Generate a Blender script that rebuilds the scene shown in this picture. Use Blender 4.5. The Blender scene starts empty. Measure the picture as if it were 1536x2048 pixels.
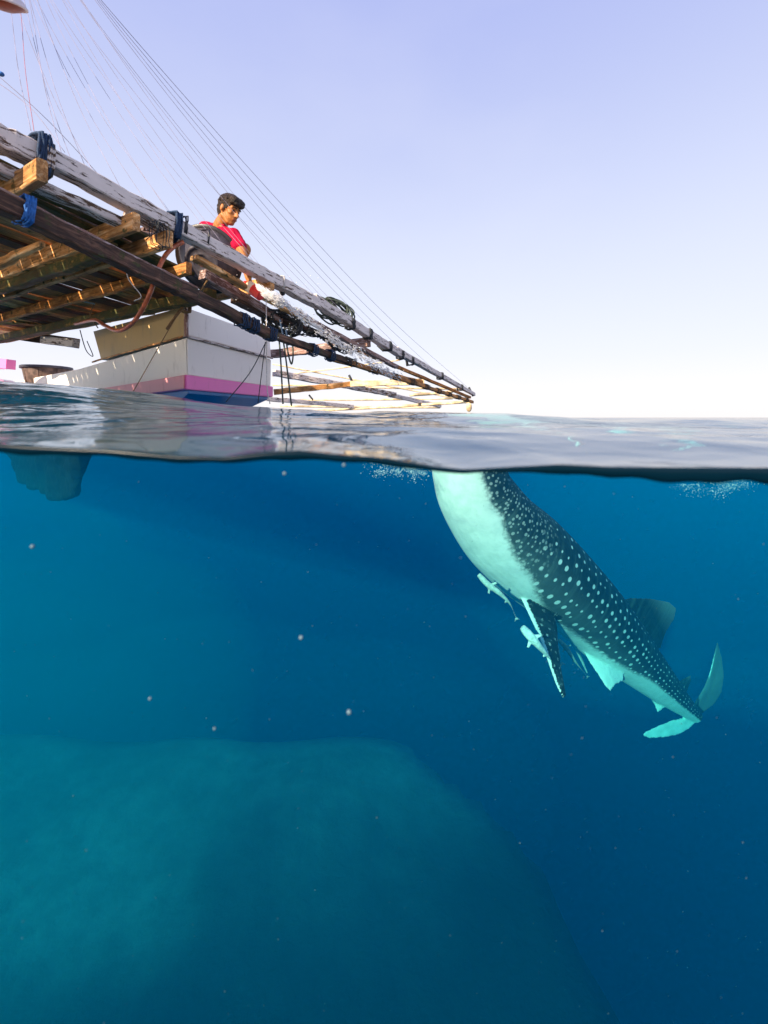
import bpy, bmesh, math, random
import numpy as np
from mathutils import Vector, Matrix, noise
random.seed(7); rng = np.random.default_rng(7)
sc = bpy.context.scene
C = sc.collection
R = math.radians

# ------------------------------------------------------------------ camera
F = 850.0; HZ = 835.0; CAMH = 0.06          # focal length and horizon row in photo pixels, lens height above mean water
FRONT = 0.55                                # distance at which the water stands against the port glass
cam = bpy.data.cameras.new('camera'); camo = bpy.data.objects.new('camera', cam); C.objects.link(camo)
camo.location = (0, 0, CAMH); camo.rotation_euler = (R(90), 0, 0)
cam.sensor_fit = 'AUTO'; cam.sensor_width = 36; cam.lens = F/2048*36
cam.shift_y = -(1024-HZ)/2048
cam.clip_start = 0.01; cam.clip_end = 20000
cam.dof.use_dof = True; cam.dof.focus_distance = 4.2; cam.dof.aperture_fstop = 2.5
sc.camera = camo
# ------------------------------------------------------------------ view, world, sun
sc.view_settings.view_transform = 'Standard'; sc.view_settings.look = 'None'
sc.view_settings.gamma = 1; sc.view_settings.exposure = 1.05; sc.view_settings.use_curve_mapping = False
sc.render.engine = 'CYCLES'
cy = sc.cycles
cy.use_denoising = True; cy.denoiser = 'OPENIMAGEDENOISE'
cy.max_bounces = 6; cy.diffuse_bounces = 2; cy.glossy_bounces = 3; cy.transmission_bounces = 4
cy.volume_bounces = 1; cy.transparent_max_bounces = 12
cy.sample_clamp_indirect = 6
cy.caustics_reflective = True; cy.blur_glossy = 1.0; cy.caustics_refractive = False
SUNV = Vector((-0.50, -0.74, 0.43)).normalized()
SUN_EL = math.asin(SUNV.z); SUN_AZ = math.atan2(SUNV.x, SUNV.y)
w = bpy.data.worlds.new('World'); sc.world = w; w.use_nodes = True
nt = w.node_tree; nt.nodes.clear()
out = nt.nodes.new('ShaderNodeOutputWorld'); bg = nt.nodes.new('ShaderNodeBackground')
sky = nt.nodes.new('ShaderNodeTexSky'); sky.sky_type = 'NISHITA'; sky.sun_disc = False
sky.sun_elevation = SUN_EL; sky.sun_rotation = SUN_AZ
sky.air_density = 1.0; sky.dust_density = 1.5; sky.ozone_density = 2.0
geo = nt.nodes.new('ShaderNodeTexCoord'); sep = nt.nodes.new('ShaderNodeSeparateXYZ')
nt.links.new(geo.outputs['Generated'], sep.inputs[0])
ramp = nt.nodes.new('ShaderNodeValToRGB')
nt.links.new(sep.outputs['Z'], ramp.inputs[0])
cr = ramp.color_ramp; cr.interpolation = 'B_SPLINE'
stops = [(0.0, (1.04, 0.97, 0.95)), (0.13, (0.86, 0.88, 1.00)), (0.34, (0.74, 0.79, 0.98)), (0.55, (0.55, 0.61, 0.91)), (0.75, (0.42, 0.48, 0.88)), (1.0, (0.30, 0.37, 0.82))]
while len(cr.elements) < len(stops): cr.elements.new(0.5)
for e, (p, c) in zip(cr.elements, stops): e.position = p; e.color = (*c, 1)
sc1 = nt.nodes.new('ShaderNodeVectorMath'); sc1.operation = 'SCALE'; sc1.inputs['Scale'].default_value = 0.10
nt.links.new(sky.outputs[0], sc1.inputs[0])
mx = nt.nodes.new('ShaderNodeMix'); mx.data_type = 'RGBA'; mx.inputs['Factor'].default_value = 0.88
cn = nt.nodes.new('ShaderNodeTexNoise'); cn.inputs['Scale'].default_value = 2.2; cn.inputs['Detail'].default_value = 5; cn.inputs['Roughness'].default_value = 0.5
cmp_ = nt.nodes.new('ShaderNodeMapping'); cmp_.inputs['Scale'].default_value = (1, 1, 2.2); nt.links.new(geo.outputs['Generated'], cmp_.inputs[0]); nt.links.new(cmp_.outputs[0], cn.inputs['Vector'])
cm = nt.nodes.new('ShaderNodeMapRange'); nt.links.new(cn.outputs[0], cm.inputs[0])
for i_, x_ in enumerate((0.45, 0.75, 0.0, 0.16)): cm.inputs[i_+1].default_value = x_
cl_ = nt.nodes.new('ShaderNodeMix'); cl_.data_type = 'RGBA'; cl_.inputs['B'].default_value = (0.85, 0.86, 0.98, 1)
nt.links.new(cm.outputs[0], cl_.inputs['Factor']); nt.links.new(ramp.outputs[0], cl_.inputs['A'])
nt.links.new(sc1.outputs[0], mx.inputs['A']); nt.links.new(cl_.outputs['Result'], mx.inputs['B'])
nt.links.new(mx.outputs['Result'], bg.inputs[0]); bg.inputs[1].default_value = 0.55
nt.links.new(bg.outputs[0], out.inputs[0])
sl = bpy.data.lights.new('sun', 'SUN'); sl.energy = 5.0; sl.angle = R(0.6); sl.color = (1.0, 0.82, 0.60)
so = bpy.data.objects.new('sun', sl); C.objects.link(so)
so.rotation_euler = SUNV.to_track_quat('Z', 'Y').to_euler(); so.location = (-10, -6, 8)

# ------------------------------------------------------------------ helpers
def P(px, py, D): return Vector(((px-768)/F*D, D, CAMH + (HZ-py)/F*D))
def Pz(px, py, z): return P(px, py, (z-CAMH)*F/(HZ-py))
def tag(o, label=None, cat=None, group=None, kind=None):
    for k, v in (('label', label), ('category', cat), ('group', group), ('kind', kind)):
        if v: o[k] = v
    return o
def empty(name, loc, label, cat, group=None):
    o = bpy.data.objects.new(name, None); C.objects.link(o); o.location = loc
    o.empty_display_size = 0.1; o.matrix_basis = Matrix.Translation(loc)
    return tag(o, label, cat, group)
def link(name, me, mat=None, parent=None, mw=None, smooth=False):
    if mat is not None:
        me.materials.clear()
        for m in (mat if isinstance(mat, (list, tuple)) else [mat]): me.materials.append(m)
    if smooth: me.shade_smooth()
    o = bpy.data.objects.new(name, me); C.objects.link(o)
    M = mw if mw is not None else Matrix.Identity(4)
    if parent is not None:
        o.parent = parent
        W = Matrix.Identity(4); p = parent
        while p is not None: W = p.matrix_basis @ W; p = p.parent
        M = W.inverted() @ M
    o.matrix_basis = M
    return o
class MB:
    def __init__(s): s.v = []; s.f = []
    def add(s, vs, fs):
        n = len(s.v); s.v += [tuple(v) for v in vs]; s.f += [tuple(i+n for i in f) for f in fs]
    def mesh(s, name='m'):
        me = bpy.data.meshes.new(name); me.from_pydata(s.v, [], s.f); me.update(); return me
def catmull(pts, n=6):
    pts = [Vector(p) for p in pts]
    if len(pts) < 3: 
        return [pts[0].lerp(pts[-1], i/n) for i in range(n+1)]
    q = [pts[0]*2-pts[1]] + pts + [pts[-1]*2-pts[-2]]
    o = []
    for i in range(1, len(q)-2):
        a, b, c, d = q[i-1:i+3]
        for k in range(n):
            t = k/n
            o.append(0.5*((2*b)+(c-a)*t+(2*a-5*b+4*c-d)*t*t+(3*b-a-3*c+d)*t**3))
    o.append(pts[-1]); return o
def tube(mb, pts, r, sides=6, cap=True):
    n = len(pts); ups = Vector((0, 0, 1)); prev = None; rings = []
    for i, p in enumerate(pts):
        t = (pts[min(i+1, n-1)]-pts[max(i-1, 0)])
        t = t.normalized() if t.length > 1e-9 else Vector((1, 0, 0))
        if prev is None:
            a = t.orthogonal().normalized()
        else:
            a = (prev - t*prev.dot(t))
            a = a.normalized() if a.length > 1e-6 else t.orthogonal().normalized()
        prev = a; b = t.cross(a)
        rr = r(i/(n-1)) if callable(r) else r
        rings.append([p + (a*math.cos(2*math.pi*k/sides) + b*math.sin(2*math.pi*k/sides))*rr for k in range(sides)])
    vs = [v for ring in rings for v in ring]; fs = []
    for i in range(n-1):
        for k in range(sides):
            k2 = (k+1) % sides
            fs.append((i*sides+k, i*sides+k2, (i+1)*sides+k2, (i+1)*sides+k))
    if cap:
        fs.append(tuple(range(sides))[::-1]); fs.append(tuple((n-1)*sides+k for k in range(sides)))
    mb.add(vs, fs)
def tube_obj(name, pts, r, mat, parent=None, sides=6, n=6, smooth=True, org=None):
    mb = MB(); pp = catmull(pts, n) if n else [Vector(p) for p in pts]
    o0 = pp[0].copy() if parent is None else Vector((0, 0, 0))
    tube(mb, [p-o0 for p in pp], r, sides)
    return link(name, mb.mesh(name), mat, parent, Matrix.Translation(o0), smooth)
def frame(p0, p1, up=Vector((0, 0, 1))):
    x = (p1-p0).normalized(); y = up.cross(x).normalized(); z = x.cross(y)
    M = Matrix((x, y, z)).transposed().to_4x4(); M.translation = p0; return M
def beam(name, p0, p1, wd, ht, mat, parent, taper=1.0, jit=0.004, seed=0, roll=0, bev=0.006, cuts=10):
    """timber: bevelled, slightly uneven, long axis on local X"""
    p0, p1 = Vector(p0), Vector(p1)
    L = (p1-p0).length; rnd = random.Random(seed*31+7)
    n = max(2, int(cuts)); vs = []; fs = []
    for i in range(n+1):
        t = i/n; s = 1+(taper-1)*t
        jy = rnd.uniform(-jit, jit); jz = rnd.uniform(-jit, jit)
        hw, hh = wd/2*s, ht/2*s; b = min(bev, hw*0.4, hh*0.4)
        for (y, z) in ((-hw+b, -hh), (hw-b, -hh), (hw, -hh+b), (hw, hh-b), (hw-b, hh), (-hw+b, hh), (-hw, hh-b), (-hw, -hh+b)):
            vs.append((L*t, y+jy+rnd.uniform(-1, 1)*jit*0.3, z+jz+rnd.uniform(-1, 1)*jit*0.3))
    for i in range(n):
        for k in range(8):
            k2 = (k+1) % 8
            fs.append((i*8+k, (i+1)*8+k, (i+1)*8+k2, i*8+k2))
    fs.append(tuple(range(8))); fs.append(tuple(n*8+k for k in range(8))[::-1])
    me = bpy.data.meshes.new(name); me.from_pydata(vs, [], [f[::-1] for f in fs]); me.update()
    M = frame(p0, p1) @ Matrix.Rotation(roll, 4, 'X')
    return link(name, me, mat, parent, M)
def wrap(name, c, axis, hw, hh, turns, width, r, mat, parent, seed=0, loose=0.2):
    """rope lashed round a timber; one continuous helix"""
    axis = Vector(axis).normalized(); y = Vector((0, 0, 1)).cross(axis).normalized(); z = axis.cross(y)
    rnd = random.Random(seed); pts = []
    N = turns*16
    for i in range(N+1):
        a = 2*math.pi*i/16
        cx, sx = math.cos(a), math.sin(a)
        k = 1/max(abs(cx), abs(sx))**0.75
        off = ((i/N)-0.5)*width*(1 if (i//N) % 2 == 0 else -1) + rnd.uniform(-1, 1)*width*0.10
        j = 1+rnd.uniform(0, loose)*0.9
        pts.append(Vector(c)+axis*off + y*cx*k*(hw+r)*j*0.92 + z*sx*k*(hh+r)*j*0.92)
    mb = MB(); tube(mb, pts, r, 5)
    return link(name, mb.mesh(name), mat, parent, None, True)
def loft(mb, st, nseg=24, exp=2.0):
    """st: list of (centre, dorsal dir, side dir, half height up, half height down, half width)"""
    vs = []
    for (c, d, s, a1, a2, b) in st:
        for k in range(nseg):
            t = 2*math.pi*k/nseg; ct, stn = math.cos(t), math.sin(t)
            h = a1 if ct > 0 else a2
            vs.append(c + d*h*math.copysign(abs(ct)**(2/exp), ct) + s*b*math.copysign(abs(stn)**(2/exp), stn))
    n = len(st); fs = []
    for i in range(n-1):
        for k in range(nseg):
            k2 = (k+1) % nseg
            fs.append((i*nseg+k, i*nseg+k2, (i+1)*nseg+k2, (i+1)*nseg+k))
    fs.append(tuple(range(nseg))[::-1]); fs.append(tuple((n-1)*nseg+k for k in range(nseg)))
    mb.add(vs, fs)
def plate(mb, pts, th, nrm=None):
    """a fin: outline given real thickness, thin at its rim, thick inside"""
    pts = [Vector(p) for p in pts]; n = len(pts)
    c = sum(pts, Vector())/n
    if nrm is None:
        nrm = Vector()
        for i in range(n): nrm += (pts[i]-c).cross(pts[(i+1) % n]-c)
        nrm.normalize()
    vs = []; 
    for lv in (0.0, 0.45, 0.8):
        for p in pts: vs.append(p.lerp(c, lv) + nrm*th*(0.30 if lv == 0 else (0.85 if lv < 0.6 else 1)))
    for lv in (0.0, 0.45, 0.8):
        for p in pts: vs.append(p.lerp(c, lv) - nrm*th*(0.30 if lv == 0 else (0.85 if lv < 0.6 else 1)))
    fs = []; m = 3*n
    for l in range(2):
        for i in range(n):
            j = (i+1) % n
            fs.append((l*n+i, l*n+j, (l+1)*n+j, (l+1)*n+i)); fs.append((m+l*n+i, m+(l+1)*n+i, m+(l+1)*n+j, m+l*n+j))
    fs.append(tuple(2*n+i for i in range(n))); fs.append(tuple(m+2*n+i for i in range(n))[::-1])
    for i in range(n):
        j = (i+1) % n; fs.append((i, m+i, m+j, j))
    mb.add(vs, fs)
def remesh(me, voxel, smooth_it=2, dec=None):
    o = bpy.data.objects.new('tmp', me); C.objects.link(o)
    bm = bmesh.new(); bm.from_mesh(me); bmesh.ops.recalc_face_normals(bm, faces=bm.faces); bm.to_mesh(me); bm.free()
    m = o.modifiers.new('r', 'REMESH'); m.mode = 'VOXEL'; m.voxel_size = voxel
    if smooth_it:
        s = o.modifiers.new('s', 'SMOOTH'); s.iterations = smooth_it; s.factor = 0.5
    dg = bpy.context.evaluated_depsgraph_get()
    r = bpy.data.meshes.new_from_object(o.evaluated_get(dg))
    bpy.data.objects.remove(o); return r
def ellipsoid(mb, c, ax, seg=16, rings=10):
    """ax: three axis vectors"""
    c = Vector(c); vs = [c+ax[2]]; fs = []
    for i in range(1, rings):
        p = math.pi*i/rings
        for k in range(seg):
            t = 2*math.pi*k/seg
            vs.append(c+ax[2]*math.cos(p)+ax[0]*math.sin(p)*math.cos(t)+ax[1]*math.sin(p)*math.sin(t))
    vs.append(c-ax[2]); n = len(vs)-1
    for k in range(seg):
        k2 = (k+1) % seg
        fs.append((0, 1+k, 1+k2)); fs.append((n, n-seg+k2, n-seg+k))
        for i in range(rings-2):
            a = 1+i*seg
            fs.append((a+k, a+seg+k, a+seg+k2, a+k2))
    mb.add(vs, fs)
def ball(mb, c, r, seg=12, rings=8, sq=(1, 1, 1)):
    ellipsoid(mb, c, (Vector((r*sq[0], 0, 0)), Vector((0, r*sq[1], 0)), Vector((0, 0, r*sq[2]))), seg, rings)
def capsule(mb, a, b, ra, rb, seg=14):
    a, b = Vector(a), Vector(b); n = 8; L = (b-a).length; d = (b-a)/L
    pts = []; rad = []
    for i in range(5):
        t = math.pi/2*i/4; pts.append(a-d*ra*math.cos(t)); rad.append(max(ra*math.sin(t), ra*0.05))
    for i in range(1, n): pts.append(a.lerp(b, i/n)); rad.append(ra+(rb-ra)*i/n)
    for i in range(5):
        t = math.pi/2*i/4; pts.append(b+d*rb*math.sin(t)); rad.append(max(rb*math.cos(t), rb*0.05))
    m = len(pts)-1
    tube(mb, pts, lambda t: rad[min(m, int(round(t*m)))], seg)

# ------------------------------------------------------------------ materials
def nmat(name):
    m = bpy.data.materials.new(name); m.use_nodes = True; t = m.node_tree; t.nodes.clear()
    return m, t, t.nodes.new('ShaderNodeOutputMaterial')
def N(t, typ, **kw):
    n = t.nodes.new(typ)
    for k, v in kw.items():
        if k.startswith('i_'): n.inputs[k[2:].replace('_', ' ')].default_value = v
        else: setattr(n, k, v)
    return n
def rampn(t, stops, src=None, interp='LINEAR'):
    r = t.nodes.new('ShaderNodeValToRGB'); c = r.color_ramp; c.interpolation = interp
    while len(c.elements) < len(stops): c.elements.new(0.5)
    for e, (p, col) in zip(c.elements, stops):
        e.position = p; e.color = (*col, 1) if len(col) == 3 else col
    if src is not None: t.links.new(src, r.inputs[0])
    return r
def mixc(t, fac, a, b, blend='MIX'):
    m = t.nodes.new('ShaderNodeMix'); m.data_type = 'RGBA'; m.blend_type = blend
    for s, v in ((m.inputs['Factor'], fac), (m.inputs['A'], a), (m.inputs['B'], b)):
        if hasattr(v, 'is_linked') or hasattr(v, 'links'): t.links.new(v, s)
        else: s.default_value = v if not isinstance(v, tuple) else (*v, 1)[:4]
    return m.outputs['Result']
def math_(t, op, a, b=None, c=None, clamp=False):
    m = t.nodes.new('ShaderNodeMath'); m.operation = op; m.use_clamp = clamp
    for i, v in enumerate((a, b, c)):
        if v is None: continue
        if hasattr(v, 'links'): t.links.new(v, m.inputs[i])
        else: m.inputs[i].default_value = v
    return m.outputs[0]
def mapr(t, v, a, b, c=0, d=1, smooth=True):
    m = t.nodes.new('ShaderNodeMapRange'); m.interpolation_type = 'SMOOTHSTEP' if smooth else 'LINEAR'
    t.links.new(v, m.inputs[0])
    for i, x in enumerate((a, b, c, d)): m.inputs[i+1].default_value = x
    return m.outputs[0]
def coords(t, scale=(1, 1, 1), kind='Object', per_object=True):
    tc = N(t, 'ShaderNodeTexCoord'); mp = N(t, 'ShaderNodeMapping'); mp.inputs['Scale'].default_value = scale
    t.links.new(tc.outputs[kind], mp.inputs[0])
    if per_object:
        oi = N(t, 'ShaderNodeObjectInfo'); mu = math_(t, 'MULTIPLY', oi.outputs['Random'], 37.0)
        cx = N(t, 'ShaderNodeCombineXYZ')
        for i in range(3): t.links.new(mu, cx.inputs[i])
        t.links.new(cx.outputs[0], mp.inputs['Location'])
    return mp.outputs[0]
def noise_(t, vec, scale, detail=4, rough=0.55, dist=0.0):
    n = N(t, 'ShaderNodeTexNoise'); n.inputs['Scale'].default_value = scale; n.inputs['Detail'].default_value = detail
    n.inputs['Roughness'].default_value = rough; n.inputs['Distortion'].default_value = dist
    t.links.new(vec, n.inputs['Vector']); return n.outputs[0]
def finish(t, out, col, rough=0.6, bump=None, bstr=0.3, bdist=0.01, spec=0.4, metallic=0, trans=None):
    p = N(t, 'ShaderNodeBsdfPrincipled')
    if hasattr(col, 'links'): t.links.new(col, p.inputs['Base Color'])
    else: p.inputs['Base Color'].default_value = (*col, 1)
    if hasattr(rough, 'links'): t.links.new(rough, p.inputs['Roughness'])
    else: p.inputs['Roughness'].default_value = rough
    p.inputs['Specular IOR Level'].default_value = spec; p.inputs['Metallic'].default_value = metallic
    if bump is not None:
        b = N(t, 'ShaderNodeBump'); b.inputs['Strength'].default_value = bstr; b.inputs['Distance'].default_value = bdist
        t.links.new(bump, b.inputs['Height']); t.links.new(b.outputs[0], p.inputs['Normal'])
    t.links.new(p.outputs[0], out.inputs[0]); return p
def wood(name, c1, c2, c3, moss=0.0, paint=None, pamt=0.5, wet=0.5):
    m, t, o = nmat(name)
    v = coords(t, (1.2, 14, 14)); g = noise_(t, v, 4, 6, 0.65, 0.6)
    v2 = coords(t, (1, 1.6, 1.6)); big = noise_(t, v2, 3.0, 4, 0.6)
    col = rampn(t, [(0.28, c1), (0.5, c2), (0.72, c3)], g).outputs[0]
    dk = mapr(t, big, 0.35, 0.65, 0.45, 1.15)
    vm = N(t, 'ShaderNodeVectorMath', operation='SCALE'); t.links.new(col, vm.inputs[0]); t.links.new(dk, vm.inputs['Scale'])
    col = vm.outputs[0]
    if moss:
        mo = noise_(t, coords(t, (1, 1, 1)), 14, 5, 0.7); mm = mapr(t, mo, 0.62-moss*0.25, 0.72-moss*0.2)
        col = mixc(t, mm, col, (0.045, 0.05, 0.012))
    hgt = g
    if paint:
        pn = noise_(t, coords(t, (1.3, 9, 9)), 6, 7, 0.72, 0.5)
        pm = mapr(t, pn, 0.60-pamt*0.28, 0.64-pamt*0.28)
        pv = noise_(t, coords(t, (1, 3, 3)), 5, 3)
        pc = mixc(t, pv, tuple(x*0.72 for x in paint), paint)
        col = mixc(t, pm, col, pc)
        hgt = math_(t, 'ADD', math_(t, 'MULTIPLY', g, 0.4), pm)
    finish(t, o, col, mapr(t, g, 0.2, 0.8, 0.45, 0.85), hgt, 0.6, 0.004, 0.3)
    return m
M = {}
M['painted'] = wood('weathered_paint', (0.05, 0.03, 0.02), (0.14, 0.08, 0.05), (0.30, 0.2, 0.13), paint=(0.82, 0.72, 0.67), pamt=0.66)
M['painted_worn'] = wood('worn_paint', (0.05, 0.03, 0.02), (0.16, 0.09, 0.05), (0.34, 0.22, 0.14), paint=(0.74, 0.66, 0.62), pamt=0.45)
M['orange_wood'] = wood('orange_wood', (0.12, 0.04, 0.012), (0.66, 0.30, 0.09), (0.92, 0.66, 0.38), moss=0.3)
M['brown_wood'] = wood('brown_wood', (0.04, 0.012, 0.004), (0.50, 0.19, 0.04), (0.90, 0.50, 0.18), moss=0.25)
M['dark_wood'] = wood('dark_wood', (0.010, 0.005, 0.004), (0.06, 0.028, 0.018), (0.28, 0.15, 0.10), moss=0.3)
M['mossy_wood'] = wood('mossy_wood', (0.012, 0.010, 0.004), (0.10, 0.065, 0.015), (0.40, 0.24, 0.06), moss=0.8)
M['pink_wood'] = wood('pinkish_wood', (0.06, 0.03, 0.025), (0.26, 0.14, 0.11), (0.50, 0.34, 0.28), paint=(0.52, 0.40, 0.38), pamt=0.3)
M['bamboo'] = wood('bamboo', (0.42, 0.27, 0.12), (0.78, 0.62, 0.38), (0.92, 0.82, 0.62))
def paintm(name, c, dirt=(0.25, 0.2, 0.14), amt=0.5, rough=0.45, scale=3.0, streak=True):
    m, t, o = nmat(name)
    v = coords(t, (2, 2, 0.5) if streak else (1, 1, 1), per_object=False)
    n1 = noise_(t, v, scale*2, 6, 0.65); n2 = noise_(t, coords(t, per_object=False), 28, 4, 0.7)
    mm = mapr(t, n1, 0.62-amt*0.15, 0.95-amt*0.2)
    sp = mapr(t, n2, 0.70, 0.76)
    col = mixc(t, math_(t, 'MULTIPLY', mm, 0.7), c, dirt)
    col = mixc(t, math_(t, 'MULTIPLY', sp, 0.5*amt), col, tuple(x*0.4 for x in dirt))
    finish(t, o, col, rough, n1, 0.15, 0.004, 0.4); return m
M['white_paint'] = paintm('white_hull_paint', (0.88, 0.82, 0.74), amt=0.5)
M['tan_paint'] = paintm('tan_paint', (0.52, 0.37, 0.17), dirt=(0.30, 0.24, 0.16), amt=0.8, scale=2)
M['pink_paint'] = paintm('pink_paint', (0.88, 0.20, 0.50), dirt=(0.45, 0.12, 0.15), amt=0.5)
M['pale_pink'] = paintm('pale_pink_paint', (0.86, 0.33, 0.36), dirt=(0.55, 0.16, 0.14), amt=0.7)
M['blue_paint'] = paintm('blue_paint', (0.01, 0.17, 0.45), dirt=(0.01, 0.06, 0.14), amt=0.6, rough=0.3)
M['algae'] = paintm('algae_hull', (0.003, 0.005, 0.004), dirt=(0.002, 0.003, 0.002), amt=1, rough=0.9)
def plain(name, c, rough=0.6, var=0.3, scale=30, bump=0.2, spec=0.4):
    m, t, o = nmat(name); n = noise_(t, coords(t), scale, 4, 0.6)
    col = mixc(t, mapr(t, n, 0.3, 0.7), tuple(x*(1-var) for x in c), tuple(min(1, x*(1+var*0.5)) for x in c))
    finish(t, o, col, rough, n, bump, 0.003, spec); return m
M['rope_dark'] = plain('dark_rope', (0.035, 0.04, 0.045), 0.8, 0.5, 160, 0.5)
M['rope_green'] = plain('green_rope', (0.05, 0.07, 0.06), 0.75, 0.5, 160, 0.5)
M['rope_blue'] = plain('blue_rope', (0.010, 0.035, 0.09), 0.7, 0.5, 120, 0.5)
M['rope_tan'] = plain('tan_rope', (0.22, 0.13, 0.06), 0.8, 0.5, 150, 0.5)
M['rope_pale'] = plain('pale_line', (0.55, 0.52, 0.5), 0.7, 0.3, 150, 0.3)
M['wire'] = plain('rigging_wire', (0.26, 0.24, 0.34), 0.6, 0.5, 5, 0)
M['wire_red'] = plain('red_line', (0.35, 0.10, 0.12), 0.6, 0.3, 5, 0)
M['hose'] = plain('orange_hose', (0.42, 0.10, 0.035), 0.35, 0.5, 22, 0.2, 0.5)
M['black_plastic'] = plain('black_plastic', (0.022, 0.020, 0.026), 0.38, 0.4, 25, 0.15, 0.5)
M['grey_plastic'] = plain('grey_plastic', (0.055, 0.05, 0.065), 0.5, 0.4, 30, 0.1)
M['tub_brown'] = plain('brown_tub', (0.12, 0.075, 0.06), 0.55, 0.6, 14, 0.2)
M['red_plastic'] = plain('red_plastic', (0.80, 0.03, 0.015), 0.3, 0.2, 10, 0.05, 0.5)
M['cream_plastic'] = plain('cream_label', (0.85, 0.62, 0.42), 0.4, 0.1, 10, 0.05)
M['shirt'] = plain('red_cotton', (0.40, 0.006, 0.04), 0.85, 0.25, 14, 0.4, 0.1)
M['shorts'] = plain('red_shorts', (0.55, 0.012, 0.02), 0.8, 0.25, 14, 0.4, 0.1)
M['skin'] = plain('brown_skin', (0.42, 0.16, 0.045), 0.5, 0.15, 20, 0.1, 0.35)
M['lips'] = plain('lips', (0.34, 0.10, 0.07), 0.45, 0.1)
M['eye'] = plain('eye', (0.02, 0.012, 0.01), 0.2, 0.1)
M['brow'] = plain('brow', (0.02, 0.012, 0.008), 0.8, 0.2)
M['lamp_white'] = plain('lamp_white', (0.72, 0.62, 0.62), 0.35, 0.15, 8, 0.1)
M['lamp_inside'] = plain('lamp_inside', (0.30, 0.10, 0.07), 0.5, 0.4, 12, 0.2)
M['cloth_blue'] = plain('blue_strap', (0.02, 0.13, 0.42), 0.7, 0.3, 60, 0.4)
def hair_mat():
    m, t, o = nmat('hair'); v = coords(t, (1, 1, 1)); n = noise_(t, v, 70, 5, 0.7, 1.5)
    col = rampn(t, [(0.35, (0.008, 0.005, 0.004)), (0.6, (0.035, 0.018, 0.01)), (0.8, (0.16, 0.085, 0.04))], n).outputs[0]
    finish(t, o, col, 0.5, n, 1.0, 0.012, 0.4); return m
M['hair'] = hair_mat()
def water_drop_mat():
    m, t, o = nmat('white_water')
    d = N(t, 'ShaderNodeBsdfDiffuse'); d.inputs[0].default_value = (0.95, 0.94, 0.94, 1)
    tl = N(t, 'ShaderNodeBsdfTranslucent'); tl.inputs[0].default_value = (0.97, 0.96, 0.96, 1)
    g = N(t, 'ShaderNodeBsdfGlossy'); g.inputs['Roughness'].default_value = 0.15
    m1 = N(t, 'ShaderNodeMixShader'); m1.inputs[0].default_value = 0.5; t.links.new(d.outputs[0], m1.inputs[1]); t.links.new(tl.outputs[0], m1.inputs[2])
    m2 = N(t, 'ShaderNodeMixShader'); m2.inputs[0].default_value = 0.15; t.links.new(m1.outputs[0], m2.inputs[1]); t.links.new(g.outputs[0], m2.inputs[2])
    t.links.new(m2.outputs[0], o.inputs[0]); return m
M['drop'] = water_drop_mat()
M['bubble'] = plain('foam_bubbles', (0.12, 0.20, 0.24), 0.3, 0.05)
M['foam'] = plain('foam', (0.5, 0.6, 0.62), 0.3, 0.05)
M['snow'] = plain('drifting_speck', (0.07, 0.13, 0.15), 0.7, 0.2)

# ------------------------------------------------------------------ SEA: one closed body of water with the port's air pocket cut out of it
def geo_lines(a, first, growth, end):
    o = [a]; s = first
    while abs(o[-1]) < abs(end):
        o.append(o[-1] + math.copysign(s, end)); s *= growth
    return o
HALF = 2.4; BACK = -0.45; PDEPTH = -1.0
xs = np.linspace(-HALF, HALF, 281)
far = [v for v in geo_lines(HALF, 0.02, 1.045, 4500)][1:]
xs = np.concatenate([-np.array(far[::-1]), xs, np.array(far)])
yf = [FRONT]; s = 0.010
while yf[-1] < 4500: yf.append(yf[-1]+s); s = max(0.010, 0.017*yf[-1]) if yf[-1] < 30 else 0.045*yf[-1]
yb = np.array(geo_lines(BACK, 0.1, 1.18, -4500)[::-1])
ys = np.concatenate([yb, np.linspace(BACK, FRONT, 9)[1:-1], np.array(yf)])
X, Y = np.meshgrid(xs, ys)          # rows: y
def px_of(x, y): return 768 + F*x/np.maximum(y, 0.1)
line_px = [-400, 0, 100, 235, 350, 450, 550, 600, 675, 768, 868, 928, 1018, 1118, 1218, 1536, 2000]
line_py = [885, 888, 895, 901, 912, 915, 904, 902, 910, 917, 934, 940, 935, 930, 935, 937, 940]
lx = [(p-768)/F*FRONT for p in line_px]; lz = [CAMH-(q-HZ)/F*FRONT for q in line_py]
line_z = lambda x: np.interp(x, lx, lz)
def waves(X, Y):
    dist = np.sqrt(X*X+Y*Y)
    space = np.maximum(0.01, 0.02*dist)
    Z = np.zeros_like(X)
    r2 = np.random.default_rng(21)
    for i in range(64):
        lam = 0.10*1.085**i
        ang = r2.normal(R(68), 0.55)            # crests run across the view, a little slanted
        k = 2*math.pi/lam
        amp = 0.0078*lam**0.80 if lam < 1.2 else 0.0090*(lam/1.2)**0.15
        fade = np.clip((lam/space-3)/4, 0, 1)
        ph = r2.uniform(0, 6.28)
        q = k*(X*math.cos(ang)+Y*math.sin(ang)) + ph + 0.5*np.sin(0.6*k*(X*math.cos(ang+1.3)+Y*math.sin(ang+1.3)))
        Z += fade*amp*(np.sin(q)+0.25*np.cos(2*q))*0.40
    return Z
Zw = waves(X, Y)
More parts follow.
